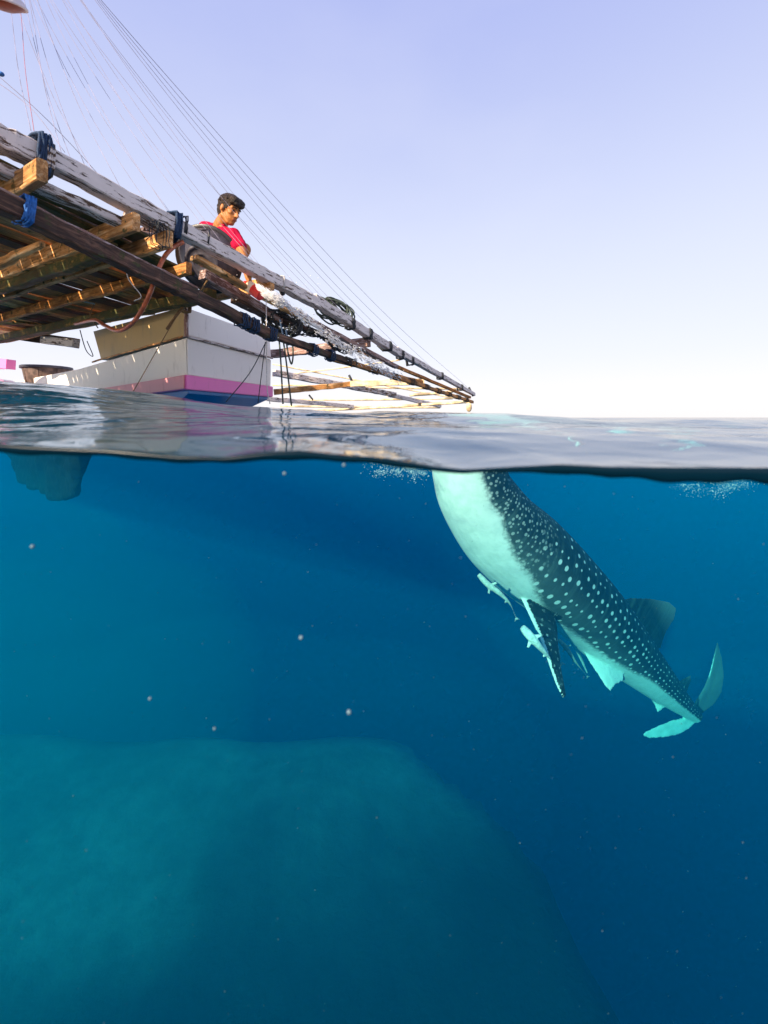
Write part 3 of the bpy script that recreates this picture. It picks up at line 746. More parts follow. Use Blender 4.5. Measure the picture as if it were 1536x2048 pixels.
prism('rub_strake', [sect(-0.022, (0.335, 0.475), 0.0, -0.022, WID+0.022), sect(3.0, (0.27, 0.41), 0, -0.022, WID+0.022), sect(6, (0.22, 0.365), 0, 0, WID), sect(LEN, (0.22, 0.365), 0.3)], M['pink_paint'], hull, bev=0.008)
prism('side_strake', [[hp(-0.034, -0.002+b, z0), hp(-0.0235, -0.002+b, z0), hp(-0.0235, -0.002+b, z0+0.13), hp(-0.034, -0.002+b, z0+0.13)] for b, z0 in ((0, 0.34), (3, 0.275))], M['pale_pink'], hull, bev=0.003)
prism('bottom', [[hp(0.05, 0.03, 0.334), hp(WID-0.05, 0.03, 0.334), hp(WID-0.05, 0.03, 0.30), hp(0.05, 0.03, 0.30)], [hp(0.15, 1.3, 0.36), hp(WID-0.15, 1.3, 0.36), hp(WID-0.3, 1.3, -0.10), hp(0.3, 1.3, -0.10)],
      [hp(0.1, 3.0, 0.33), hp(WID-0.1, 3, 0.33), hp(WID-0.5, 3.0, -0.30), hp(0.5, 3.0, -0.3)]], M['blue_paint'], hull, bev=0.004)
prism('skeg', [[hp(0.35, 0.55, 0.22), hp(0.55, 0.55, 0.22), hp(0.55, 0.55, -0.4), hp(0.35, 0.55, -0.4)], [hp(0.35, 0.75, 0.22), hp(0.55, 0.75, 0.22), hp(0.55, 0.75, -0.4), hp(0.35, 0.75, -0.4)]], M['black_plastic'], hull, bev=0.01)
prism('keel', [[hp(0.12, b, 0.34), hp(0.6, b, 0.34), hp(0.4, b, -d), hp(0.25, b, -d)] for b, d in ((3.6, 0.7), (3.9, 1.2), (4.8, 1.4), (7, 1.3), (LEN, 0.4))], M['algae'], hull, bev=0.03)
ko = bpy.data.objects['keel']; km = remesh(ko.data, 0.05, 3); ko.data = km; km.materials.clear(); km.materials.append(M['algae'])
for vv in km.vertices: vv.co += vv.normal*(noise.noise(vv.co*2.2)*0.06+noise.noise(vv.co*7)*0.04)
# engine box / tan upper works on top of the hull
zt = lambda b: 1.13+0.07*b/2
ebox = prism('engine_box', [[hp(0.0, 0.0, 0.865), hp(WID, 0, 0.865), hp(WID-0.02, 0.02, 1.14), hp(0.02, 0.02, 1.14)], [hp(0.0, 2.15, 0.80), hp(WID, 2.15, 0.80), hp(WID-0.02, 2.45, 1.19), hp(0.02, 2.45, 1.19)]], M['white_paint'], boat, bev=0.008)
prism('side_panel', [[hp(-0.014, 0.03, 0.86), hp(-0.002, 0.03, 0.86), hp(0.012, 0.03, 1.15), hp(0.0, 0.03, 1.15)], [hp(-0.014, 2.12, 0.80), hp(-0.002, 2.12, 0.80), hp(0.012, 2.42, 1.20), hp(0.0, 2.42, 1.20)]], M['tan_paint'], ebox, bev=0.002)
beam('seam_trim', hp(-0.022, 0.0, 0.851), hp(WID, -0.022, 0.851), 0.03, 0.022, M['painted_worn'], hull, seed=3)
beam('seam_trim', hp(-0.022, 0.05, 0.851), hp(-0.022, 2.4, 0.790), 0.02, 0.018, M['orange_wood'], hull, seed=4)
beam('corner_post', hp(-0.02, -0.02, 0.84), hp(0.0, -0.01, 1.17), 0.035, 0.035, M['pink_wood'], hull, seed=5)

# long main beam above the joist ends
def L1(px, py): return P(px, py, 1/(0.5-0.4118e-3*px))
def L2(px, py): return P(px, py, 1/(0.525-0.44e-3*px))
ma, mb_, mc, md = L1(-170, 197), L1(108, 322), L1(640, 610), L1(945, 787)
beam('main_beam', ma, L1(92, 322), 0.10, 0.105, M['painted'], boat, seed=11, cuts=16)
b2 = beam('main_beam', L1(84, 311), mc, 0.092, 0.096, M['painted'], boat, seed=12, cuts=40)
beam('main_beam', L1(625, 598), L1(805, 711), 0.088, 0.092, M['painted'], boat, seed=13, cuts=24)
beam('main_beam', L1(790, 700), L1(948, 789), 0.085, 0.085, M['painted'], boat, taper=0.8, seed=14, cuts=12)
off = Vector((-0.05, 0.01, -0.085))
beam('doubling_plank', L1(-150, 222)+off, L1(255, 415)+off, 0.08, 0.05, M['painted_worn'], boat, seed=15, cuts=14)
beam('doubling_plank', L1(262, 405)+off*0.6, L1(350, 458)+off*0.6, 0.07, 0.04, M['painted_worn'], boat, seed=16)
beam('doubling_plank', L1(400, 490)+off, L1(600, 610)+off, 0.07, 0.035, M['orange_wood'], boat, seed=17, cuts=14)
beam('doubling_plank', L1(560, 575)+off*1.3, L1(800, 720)+off*1.1, 0.07, 0.05, M['pink_wood'], boat, seed=18, cuts=14)
# beam clamp block at the joint
beam('joint_block', L1(88, 318)+Vector((0.03, -0.035, -0.01)), L1(104, 326)+Vector((0.03, -0.035, -0.01)), 0.06, 0.11, M['painted_worn'], boat, seed=19)

# lower dark beam in front
lo_pts = [L2(-150, 335), L2(390, 592), L2(545, 672), L2(700, 724), L2(945, 804)]
lb = beam('lower_beam', lo_pts[0], lo_pts[1], 0.075, 0.085, M['dark_wood'], boat, seed=21, cuts=40)
beam('lower_beam', lo_pts[1]-(lo_pts[1]-lo_pts[0]).normalized()*0.03, lo_pts[2], 0.07, 0.078, M['dark_wood'], boat, seed=22, cuts=12)
tp = Vector((0, 0, 0.049))
beam('cap_plank', lo_pts[0]+tp, lo_pts[1]+tp, 0.062, 0.014, M['pink_wood'], boat, seed=23, cuts=20)
beam('lower_beam', L2(540, 668), lo_pts[3], 0.055, 0.06, M['dark_wood'], boat, seed=24, cuts=12)
beam('lower_beam', lo_pts[3]-Vector((0.02, 0.02, 0)), lo_pts[4], 0.055, 0.055, M['brown_wood'], boat, seed=25, cuts=12)
# inner third beam carrying the net
beam('inner_beam', P(405, 548, 3.3), P(560, 640, 4.05), 0.08, 0.075, M['pink_wood'], boat, seed=26, cuts=20)
beam('inner_beam', P(470, 600, 3.60), P(575, 650, 4.2), 0.10, 0.05, M['dark_wood'], boat, seed=27, cuts=12)
beam('inner_beam', P(560, 635, 4.05), P(705, 697, 5.4), 0.06, 0.06, M['dark_wood'], boat, seed=28, cuts=16)
beam('inner_beam', P(695, 692, 5.4), P(940, 795, 9.0), 0.05, 0.05, M['brown_wood'], boat, seed=29, cuts=16)

# joists: run from under the main beam away to the far left
jv = Vector((-0.872, 0.489, 0))
def joist(px, py, z, length, wd, ht, mat, seed, out=-0.02, dz=0):
    p = Pz(px, py, z); return beam('joist', p - jv*out, p + jv*length + Vector((0, 0, dz)), wd, ht, mat, boat, seed=seed, cuts=24, jit=0.006)
joist(90, 338, 1.20, 4.5, 0.045, 0.105, M['orange_wood'], 31)
joist(278, 441, 1.205, 4.8, 0.045, 0.105, M['orange_wood'], 32)
joist(345, 477, 1.195, 5.2, 0.045, 0.105, M['orange_wood'], 33)
joist(548, 566, 1.19, 5.2, 0.05, 0.11, M['orange_wood'], 34)
joist(-60, 250, 1.21, 4.6, 0.045, 0.105, M['orange_wood'], 35)
joist(440, 520, 1.20, 4.6, 0.05, 0.09, M['brown_wood'], 36, out=-0.35)
joist(372, 600, 1.12, 4.5, 0.10, 0.09, M['mossy_wood'], 37, out=0.35)
joist(190, 510, 1.13, 3.2, 0.07, 0.10, M['mossy_wood'], 38, out=0.2)
# deck planks: lie on the joists, parallel with the main beam
o4 = Pz(548, 566, 1.275); rnd = random.Random(5)
k = 0; q = 0.34
while q < 4.6:
    wdt = rnd.uniform(0.13, 0.21)
    c = o4 + jv*(q+wdt/2)
    a0 = -rnd.uniform(4.6, 5.2); a1 = rnd.uniform(-0.06, 0.12)
    if q < 0.5: a1 = -1.15
    elif q < 0.75: a1 = -0.55
    zz = rnd.uniform(-0.008, 0.008)
    mat = [M['brown_wood'], M['orange_wood'], M['dark_wood'], M['brown_wood'], M['mossy_wood']][rnd.randrange(5)]
    split = a0 + (a1-a0)*rnd.uniform(0.35, 0.65)
    for (s0, s1) in ((a0, split-0.008), (split+0.008, a1)):
        p0 = c+u*s0+Vector((0, 0, zz)); p1 = c+u*s1+Vector((0, 0, zz+rnd.uniform(-0.01, 0.01)))
        beam('deck_plank', p0, p1, wdt*0.93, 0.026, mat, boat, seed=100+k, cuts=10, jit=0.004, bev=0.003); k += 1
    q += wdt + rnd.uniform(0.0, 0.02)
# loose boards on the edge of the deck, upper left
beam('edge_plank', P(20, 372, 2.28), P(178, 418, 2.75), 0.10, 0.05, M['pink_wood'], boat, seed=41)
beam('edge_plank', P(-60, 375, 2.35), P(190, 455, 2.95), 0.16, 0.05, M['dark_wood'], boat, seed=42)
beam('edge_plank', P(-40, 545, 2.6), P(86, 488, 2.35), 0.06, 0.055, M['orange_wood'], boat, seed=43, taper=0.55)
beam('edge_plank', P(-30, 640, 5.2), P(125, 650, 5.6), 0.12, 0.05, M['orange_wood'], boat, seed=44)
beam('edge_plank', P(230, 470, 3.1), P(345, 480, 3.5), 0.1, 0.07, M['pink_wood'], boat, seed=45)
# corrugated sheet lying on the deck by the second lashing
mb = MB(); pa, pb = P(268, 462, 3.3), P(330, 450, 3.55); cc = []
for i in range(41):
    p = pa.lerp(pb, i/40)+Vector((0, 0, 0.022*math.sin(i*1.1))); cc.append(p)
vs = [p for p in cc]+[p-jv*-0.5 for p in cc]+[p-Vector((0, 0, 0.006)) for p in cc]+[p-jv*-0.5-Vector((0, 0, 0.006)) for p in cc]
fs = [(i, i+1, 42+i, 41+i) for i in range(40)]+[(82+i, 123+i, 124+i, 83+i) for i in range(40)]+[(i, 82+i, 83+i, i+1) for i in range(40)]
mb.add(vs, fs); link('corrugated_sheet', mb.mesh(), M['tub_brown'], boat)

# far cross pieces, left
beam('cross_beam', P(-120, 650, 6.6), P(152, 686, 5.7), 0.10, 0.13, M['dark_wood'], boat, seed=51, cuts=14)
beam('cross_beam', P(88, 680, 5.6), P(152, 687, 5.45), 0.09, 0.10, M['painted'], boat, seed=52)
beam('pink_rail', P(-120, 722, 6.8), P(22, 729, 6.5), 0.14, 0.15, M['pink_paint'], boat, seed=53)
# right-hand joists and outrigger frame
ob = [
 ('outrigger_beam', (545, 708, 6.0), (738, 684, 5.25), 0.09, 0.11, 'pink_wood'),
 ('outrigger_beam', (548, 746, 6.8), (690, 771, 8.0), 0.09, 0.10, 'painted'),
 ('outrigger_beam', (680, 769, 7.9), (790, 790, 9.4), 0.09, 0.10, 'painted_worn'),
 ('outrigger_beam', (775, 789, 9.3), (880, 812, 11.5), 0.08, 0.09, 'painted'),
 ('outrigger_beam', (549, 784, 6.6), (705, 768, 7.4), 0.07, 0.09, 'orange_wood'),
 ('outrigger_beam', (700, 768, 7.3), (848, 763, 7.4), 0.07, 0.10, 'bamboo'),
 ('outrigger_beam', (530, 797, 8.5), (705, 813, 10.5), 0.09, 0.09, 'painted'),
 ('outrigger_beam', (660, 718, 5.6), (845, 764, 7.4), 0.04, 0.05, 'orange_wood'),
]
for i, (nm, a, b, w_, h_, mt) in enumerate(ob): beam(nm, P(*a), P(*b), w_, h_, M[mt], boat, seed=60+i, cuts=14, jit=0.006)
for a, b, r_ in (((620, 822, 12), (945, 803, 10), 0.035), ((545, 770, 9), (925, 778, 9.6), 0.022), ((600, 800, 11), (905, 797, 11), 0.025), ((545, 752, 8), (800, 720, 7.0), 0.012), ((820, 790, 8.6), (905, 783, 8.9), 0.03), ((545, 728, 8), (930, 800, 9.4), 0.014), ((560, 812, 12), (880, 815, 13), 0.03)):
    pa, pb = P(*a), P(*b)
    tube_obj('bamboo_pole', [pa, pa.lerp(pb, 0.5)+Vector((0, 0, -0.01)), pb], r_, M['bamboo'], boat, 8, 5)
# tip fittings: short pegs and a hanging float
for a, b in (((755, 690, 6.4), (768, 702, 6.4)), ((812, 712, 7.0), (815, 732, 7.0)), ((868, 745, 8.0), (880, 757, 8.0)), ((938, 775, 8.9), (946, 792, 9.0)), ((698, 750, 7.6), (704, 762, 7.6)), ((618, 790, 9.4), (626, 800, 9.4)), ((560, 575, 3.8), (566, 590, 3.8))):
    tube_obj('peg', [P(*a), P(*b)], 0.022, M['rope_dark'], boat, 6, 2)
mb = MB(); ball(mb, P(938, 814, 9.2), 0.09, 10, 8, (0.7, 0.7, 1.2)); link('float', mb.mesh(), M['bamboo'], boat, None, True)
# whipping and lashings
ax1 = (mc-mb_).normalized()
wrap('lashing', L1(76, 306)+Vector((0, 0, -0.02)), ax1, 0.058, 0.10, 7, 0.06, 0.007, M['rope_blue'], b2, 1)
wrap('lashing', L1(92, 318)+Vector((0, 0, -0.02)), ax1, 0.056, 0.09, 3, 0.02, 0.005, M['rope_dark'], b2, 2)
wrap('lashing', L1(349, 447)+Vector((-0.01, 0, -0.02)), ax1, 0.055, 0.085, 8, 0.05, 0.006, M['rope_blue'], b2, 3)
wrap('lashing', L1(362, 452), ax1, 0.05, 0.055, 3, 0.02, 0.005, M['black_plastic'], b2, 4)
wrap('lashing', L1(408, 475), ax1, 0.048, 0.052, 2, 0.01, 0.005, M['black_plastic'], b2, 5)
wrap('lashing', L1(560, 565), ax1, 0.048, 0.05, 2, 0.02, 0.004, M['rope_pale'], b2, 6)
for i, (a, b) in enumerate(((735, 668), (775, 693), (800, 710), (820, 722), (880, 752), (920, 775), (700, 648))):
    wrap('lashing', L1(a, b), ax1, 0.048, 0.05, 4, 0.06, 0.007, M['rope_dark'], b2, 7+i)
ax2 = (lo_pts[1]-lo_pts[0]).normalized()
wrap('strap', P(50, 405, 0).lerp(L2(50, 426), 1)+Vector((0, 0, 0.01)), ax2, 0.044, 0.055, 6, 0.045, 0.006, M['cloth_blue'], lb, 20)
for i, (a, b) in enumerate(((485, 641), (505, 651), (540, 668), (625, 700), (660, 711))):
    wrap('lashing', L2(a, b), (lo_pts[2]-lo_pts[1]), 0.038, 0.042, 4, 0.09, 0.006, M['rope_blue'], lb, 21+i)
for i in range(9):
    f = i/8; wrap('lashing', P(570+f*300, 0, 1).lerp(lo_pts[3].lerp(lo_pts[4], f*0.9), 1), (lo_pts[4]-lo_pts[3]), 0.032, 0.032, 6, 0.22, 0.0045, M['rope_dark'], boat, 40+i)
wrap('lashing', P(372, 612, 4.0), v, 0.03, 0.05, 5, 0.05, 0.008, M['rope_tan'], boat, 60)
# wires on the crossing joist end
wrap('lashing', Pz(318, 470, 1.2), jv, 0.038, 0.07, 4, 0.12, 0.003, M['rope_dark'], boat, 61)

# rigging lines from the masthead down to the beams
rig = [(38, 68, 262, 1), (18, 62, 262, 0), (48, 150, 342, 0), (60, 178, 352, 0), (30, 200, 368, 0), (75, 250, 392, 0), (66, 300, 416, 0), (92, 345, 437, 0), (74, 352, 441, 0), (100, 430, 482, 0), (125, 452, 497, 0),
       (104, 505, 520, 0), (135, 530, 543, 0), (164, 600, 580, 0), (128, 640, 602, 0), (162, 700, 640, 0), (190, 760, 676, 0), (194, 810, 708, 0), (198, 870, 742, 0), (202, 935, 775, 0), (58, 130, 333, 0), (160, 665, 617, 0)]
for i, (tx, bx, by, red) in enumerate(rig):
    b_ = L1(bx, by); slope = (tx-bx)/(by)
    Dt = 3.0
    t0 = P(tx-110*0.28, -110, Dt); mid_px = P(tx, 0, Dt*0.98)
    mid = mid_px.lerp(b_, 0.5) + Vector((0, 0, -0.05-0.02*(b_-mid_px).length))
    tube_obj('rigging_line', [t0, mid_px, mid, b_], 0.0011+0.00016*(b_.y), M['wire_red'] if red else M['wire'], boat, 4, 8)
tube_obj('rigging_line', [P(-40, 140, 2.6), P(60, 215, 2.7), P(130, 305, 2.75)], 0.0022, M['wire'], boat, 4)
tube_obj('rigging_line', [P(-40, 120, 2.6), P(100, 245, 2.8), P(230, 385, 3.4)], 0.0022, M['wire'], boat, 4)
# thin lines under the deck and off the hull
thin = [([(252, 537, 2.9), (258, 560, 2.9), (282, 592, 2.95), (268, 602, 2.95)], 0.0035, 'rope_pale'),
        ([(130, 594, 4.2), (190, 608, 4.3)], 0.008, 'rope_pale'), ([(188, 608, 4.3), (181, 632, 4.3), (196, 656, 4.3)], 0.006, 'rope_tan'),
        ([(168, 690, 4.9), (160, 660, 5.0), (172, 700, 4.9), (186, 712, 4.9), (174, 682, 4.9)], 0.005, 'rope_dark'),
        ([(372, 606, 3.95), (340, 655, 3.7), (265, 786, 3.3)], 0.0035, 'rope_tan'), ([(372, 608, 3.93), (352, 632, 3.8), (334, 658, 3.7)], 0.013, 'rope_tan'),
        ([(415, 560, 3.3), (398, 590, 3.5), (385, 604, 3.7)], 0.010, 'rope_tan'),
        ([(0, 400, 2.0), (52, 428, 2.1), (230, 530, 2.45)], 0.0035, 'rope_pale')]
for pts, r_, mt in thin: tube_obj('tie_line', [P(*p) for p in pts], r_, M[mt], boat, 6, 8)

# ------------------------------------------------------------------ lamp at the masthead line, upper left
lp = P(6, 8, 2.6)
lamp = empty('deck_lamp', lp, 'white hooded lamp with brown inside hanging in the top left corner', 'lamp')
mb = MB(); pr = []; 
for i in range(12):
    a_ = i/11*R(80); pr.append((0.115*math.sin(a_)+0.004, 0.075*math.cos(a_)))
Mx = Matrix.Translation(lp) @ Matrix.Rotation(R(10), 4, 'Y') @ Matrix.Rotation(R(26), 4, 'X')
def lathe(prof, seg, Mx, closed=False):
    vs = []; fs = []
    for (r_, z) in prof:
        for k_ in range(seg):
            a_ = 2*math.pi*k_/seg; vs.append(Mx @ Vector((r_*math.cos(a_), r_*math.sin(a_), z)))
    n = len(prof)
    for i in range(n-1):
        for k_ in range(seg):
            k2 = (k_+1) % seg; fs.append((i*seg+k_, i*seg+k2, (i+1)*seg+k2, (i+1)*seg+k_))
    if closed: fs.append(tuple(range(seg))[::-1]); fs.append(tuple((n-1)*seg+k_ for k_ in range(seg)))
    m_ = MB(); m_.add(vs, fs); return m_.mesh()
link('lamp_shade', lathe(pr+[(0.122, 0.008), (0.122, -0.002), (0.112, -0.002), (0.10, 0.02)], 28, Mx), M['lamp_white'], lamp, None, True)
link('reflector', lathe([(0.108, 0.006), (0.09, -0.012), (0.05, -0.028), (0.004, -0.032)], 28, Mx), M['lamp_inside'], lamp, None, True)
mb = MB(); ball(mb, P(2, 148, 2.3), 0.014, 10, 8, (1.2, 1, 0.8)); tube(mb, [P(-4, 140, 2.3), P(4, 150, 2.3)], 0.006, 6)
tag(link('pulley_block', mb.mesh(), M['cloth_blue'], None, None, True), 'small blue pulley on a line at the left edge of the sky', 'pulley')

# ------------------------------------------------------------------ tubs, hose, bottle
def tub(name, c, axis, r_top, r_bot, h, mats, label, cat, lip=0.02):
    axis = Vector(axis).normalized(); Mx = Matrix.Translation(c) @ axis.to_track_quat('Z', 'Y').to_matrix().to_4x4()
    r = empty(name, c, label, cat)
    link('tub_wall', lathe([(r_bot*0.2, 0.004), (r_bot*0.45, 0.0), (r_bot*0.48, -0.006), (r_bot*0.55, 0.0), (r_bot*0.8, 0.0), (r_bot*0.84, -0.008), (r_bot*0.95, -0.008), (r_bot, 0.012), (r_top*0.965, h*0.86), (r_top*0.965, h), (r_top*0.93, h), (r_bot*0.93, 0.02), (r_bot*0.5, 0.012)], 44, Mx), mats[0], r, None, True)
    link('rim', lathe([(r_top*0.96, h*0.90), (r_top+lip, h*0.90), (r_top+lip*1.2, h*0.95), (r_top+lip, h+0.008), (r_top*0.93, h+0.008), (r_top*0.92, h*0.97)], 44, Mx), mats[1], r, None, True)
    for s_ in range(8):
        a_ = 2*math.pi*s_/8+0.3; p0 = Mx @ Vector((r_top*0.97*math.cos(a_), r_top*0.97*math.sin(a_), h*0.89)); p1 = Mx @ Vector((r_bot*1.03*math.cos(a_), r_bot*1.03*math.sin(a_), 0.03))
        tube_obj('rib', [p0, p1], 0.006, mats[0], r, 5, 2)
    return r
tub('plastic_basin', P(404, 527, 3.55), (0.05, 0.86, 0.52), 0.265, 0.15, 0.15, (M['grey_plastic'], M['black_plastic']), 'big round black plastic basin tilted behind the main beam beside the man', 'basin')
tub('barrel_tub', P(94, 775, 7.6), (0, 0, 1), 0.36, 0.29, 0.36, (M['tub_brown'], M['grey_plastic']), 'old brown round tub standing on the white hull at far left', 'tub')
tube_obj('hose', [P(366, 484, 2.85), P(347, 494, 2.8), P(330, 512, 2.75), P(314, 545, 2.68), P(303, 578, 2.66), P(290, 608, 2.7), P(272, 638, 2.8), P(252, 656, 2.9), P(232, 661, 3.0), P(208, 650, 3.2), P(188, 640, 3.6), P(150, 648, 4.2)], lambda t: 0.0145, M['hose'])
tag(bpy.data.objects['hose'], 'orange brown rubber hose looping down from the beam under the deck', 'hose')

# dipper / bottle
bl = P(494, 570, 3.45); bt = P(523, 590, 3.42); dr = (bt-bl).normalized()
bot = empty('red_bottle', bl, 'red plastic bottle with cream label pouring water beside the beam', 'bottle')
Mx = Matrix.Translation(bl) @ dr.to_track_quat('Z', 'Y').to_matrix().to_4x4(); Lb = (bt-bl).length
link('bottle_body', lathe([(0.004, -0.03), (0.022, -0.03), (0.03, 0), (0.042, 0.012), (0.046, 0.03), (0.046, Lb*0.45), (0.050, Lb*0.6), (0.052, Lb), (0.03, Lb+0.004), (0.003, Lb+0.004)], 10, Mx), M['red_plastic'], bot)
link('bottle_label', lathe([(0.0465, Lb*0.10), (0.0485, Lb*0.12), (0.0485, Lb*0.42), (0.0465, Lb*0.44)], 10, Mx), M['cream_plastic'], bot)

# ------------------------------------------------------------------ rope coils, net, hanging lines
def hank(name, c, rx, rz, n, r_, mat, label, seed, tilt=0.5):
    rn = random.Random(seed); mb = MB()
    for i in range(n):
        a0 = rn.uniform(0, 6.28); sx_, sz_ = rx*rn.uniform(0.6, 1.1), rz*rn.uniform(0.6, 1.1)
        o_ = Vector((rn.uniform(-1, 1)*rx*0.35, rn.uniform(-1, 1)*0.05, rn.uniform(-1, 1)*rz*0.25))
        tl = tilt+rn.uniform(-0.35, 0.35)
        pts = []
        for k_ in range(29):
            a_ = a0+2*math.pi*k_/28; x_, z_ = sx_*math.cos(a_), sz_*math.sin(a_)
            pts.append(o_+Vector((x_*math.cos(tl)+z_*math.sin(tl), 0.06*math.sin(a_*2+i)+0.05*math.cos(a_), -x_*math.sin(tl)+z_*math.cos(tl))))
        tube(mb, pts, r_, 5)
    return tag(link(name, mb.mesh(), mat, None, Matrix.Translation(c), True), label, 'rope')
hank('rope_coil', P(664, 622, 5.0), 0.20, 0.10, 14, 0.010, M['rope_green'], 'dark green rope coil draped over the upper beam', 5, 0.5)
hank('rope_tangle', P(566, 645, 4.0), 0.15, 0.10, 16, 0.007, M['rope_dark'], 'tangle of dark ropes bunched on the inner beam above the hull corner', 6, 0.2)
tube_obj('tail_rope', [P(672, 602, 5.0), P(700, 640, 5.1), P(725, 662, 5.4), P(730, 690, 5.5)], 0.012, M['rope_green'])
tag(bpy.data.objects['tail_rope'], 'dark rope end lying along the upper beam right of the coil', 'rope')
# net wound round the inner beam
rn = random.Random(3); mb = MB(); na, nb = P(572, 640, 4.05), P(712, 698, 5.45); ax = (nb-na).normalized(); ay = Vector((0, 0, 1)).cross(ax).normalized(); az = ax.cross(ay)
for i in range(46):
    a0 = rn.uniform(0, 6.28); f0 = rn.uniform(0, 0.75); f1 = min(1, f0+rn.uniform(0.15, 0.4)); pts = []; tw = rn.uniform(2, 9)*rn.choice((-1, 1))
    for k_ in range(15):
        f = f0+(f1-f0)*k_/14; rr_ = 0.055+0.035*math.sin(f*9+1)+rn.uniform(-0.012, 0.012)
        a_ = a0+tw*k_/14; pts.append(na.lerp(nb, f)+ay*rr_*math.cos(a_)+az*rr_*math.sin(a_)-Vector((0, 0, 0.02)))
    tube(mb, [p-na for p in pts], 0.0055, 4)
tag(link('fishing_net', mb.mesh(), M['rope_dark'], None, Matrix.Translation(na), True), 'black fishing net wound tightly round the inner beam', 'net')
hang = [([(553, 640, 3.98), (560, 700, 3.97), (566, 808, 3.96)], 'rope_green', 'dark rope hanging straight down to the water, first right of the hull corner'),
        ([(562, 650, 4.0), (572, 720, 4.0), (583, 812, 4.0)], 'rope_green', 'dark rope slanting down to the water, rightmost of the long hanging ropes'),
        ([(570, 655, 4.02), (575, 700, 4.02), (583, 728, 4.02), (586, 700, 4.02), (578, 650, 4.02)], 'rope_green', 'rope hanging in a short closed loop right of the long hanging ropes'),
        ([(560, 640, 3.9), (566, 668, 3.9), (576, 690, 3.9), (572, 660, 3.9)], 'rope_blue', 'blue rope bunch knotted round the hanging ropes'),
        ([(532, 590, 3.6), (533, 660, 3.6), (534, 770, 3.6), (540, 808, 3.6)], 'rope_pale', 'pale thin line falling from the bottle past the hull corner'),
        ([(532, 684, 3.55), (500, 745, 3.5), (452, 804, 3.45)], 'rope_dark', 'thin dark line slanting across the pink strake to the water'),
        ([(531, 684, 3.56), (524, 740, 3.56), (516, 806, 3.56)], 'rope_dark', 'thin dark line dropping steeply in front of the pink strake')]
for pts, mt, lab in hang:
    o = tube_obj('hanging_rope', [P(*p) for p in pts], 0.0042 if 'thin' in lab else 0.0085, M[mt], None, 6, 8)
    tag(o, lab, 'rope', 'ropes hanging from the boat by the hull corner')

# ------------------------------------------------------------------ MAN
hd = P(459, 421, 3.72)
fw = Vector((0.86, -0.36, -0.36)).normalized()
sd = fw.cross(Vector((0, 0, 1))).normalized()     # his right hand side is -? (sd points to his right)
up = sd.cross(fw).normalized()
man = empty('person', P(440, 560, 3.85), 'person in a red t-shirt squatting behind the main beam, looking down at a basin', 'person')
def hpt(f, s, h): return hd + fw*f + sd*s + up*h
body = MB()
ellipsoid(body, hpt(-0.012, 0, 0.028), (fw*0.098, sd*0.076, up*0.095), 20, 14)
ellipsoid(body, hpt(0.022, 0, -0.045), (fw*0.068, sd*0.058, up*0.078), 18, 12)
ellipsoid(body, hpt(0.050, 0, -0.098), (fw*0.034, sd*0.032, up*0.024), 12, 8)       # chin
capsule(body, hpt(-0.010, 0.048, -0.06), hpt(0.045, 0.025, -0.098), 0.022, 0.018, 10)
capsule(body, hpt(-0.010, -0.048, -0.06), hpt(0.045, -0.025, -0.098), 0.022, 0.018, 10)
capsule(body, hpt(0.083, 0, 0.005), hpt(0.107, 0, -0.034), 0.010, 0.015, 10)       # nose
for s_ in (-1, 1):
    ellipsoid(body, hpt(0.098, s_*0.011, -0.037), (fw*0.010, sd*0.009, up*0.008), 8, 6)
    capsule(body, hpt(0.078, s_*0.012, 0.022), hpt(0.066, s_*0.044, 0.020), 0.011, 0.009, 8)   # brow ridge
    ellipsoid(body, hpt(0.054, s_*0.040, -0.022), (fw*0.024, sd*0.020, up*0.020), 10, 8)      # cheek
    ellipsoid(body, hpt(-0.012, s_*0.078, -0.008), (fw*0.018, sd*0.010, up*0.031), 10, 8)     # ear
capsule(body, hpt(0.083, -0.016, -0.062), hpt(0.083, 0.016, -0.062), 0.0085, 0.0085, 8)
capsule(body, hpt(0.078, -0.014, -0.074), hpt(0.078, 0.014, -0.074), 0.009, 0.009, 8)
neck0 = hpt(-0.03, 0, -0.06); chest = P(440, 478, 3.80); neck1 = P(440, 452, 3.78); belly = P(430, 515, 3.9); hip = P(420, 546, 3.98)
capsule(body, neck0, neck1, 0.052, 0.060)
rs_ = P(467, 471, 3.68); ls_ = P(411, 456, 3.92)      # shoulders: near right side of picture, far left side
ch_ax = (rs_-ls_).normalized()
def torso(mb, k=1.0):
    ellipsoid(mb, chest, (ch_ax*0.165*k, Vector((0.5, -0.8, 0)).normalized()*0.105*k, Vector((0, 0, 1))*0.14*k), 20, 12)
    ellipsoid(mb, belly, (ch_ax*0.145*k, Vector((0.5, -0.8, 0)).normalized()*0.105*k, Vector((0, 0, 1))*0.15*k), 20, 12)
    ellipsoid(mb, hip, (ch_ax*0.15*k, Vector((0.5, -0.8, 0)).normalized()*0.12*k, Vector((0, 0, 1))*0.12*k), 20, 12)
    capsule(mb, ls_.lerp(rs_, 0.10), ls_.lerp(rs_, 0.90), 0.055*k, 0.055*k)
    capsule(mb, neck1+Vector((0, 0, -0.02)), ls_.lerp(rs_, 0.22), 0.045*k, 0.052*k); capsule(mb, neck1+Vector((0, 0, -0.02)), ls_.lerp(rs_, 0.78), 0.045*k, 0.052*k)
torso(body, 0.93)
re_ = P(483, 503, 3.58); rh_ = P(497, 556, 3.46)      # right arm
le_ = P(400, 500, 4.02); lh_ = P(425, 525, 3.80)
capsule(body, rs_, re_, 0.046, 0.042); capsule(body, re_, rh_, 0.042, 0.027)
capsule(body, ls_, le_, 0.045, 0.038); capsule(body, le_, lh_, 0.038, 0.026)
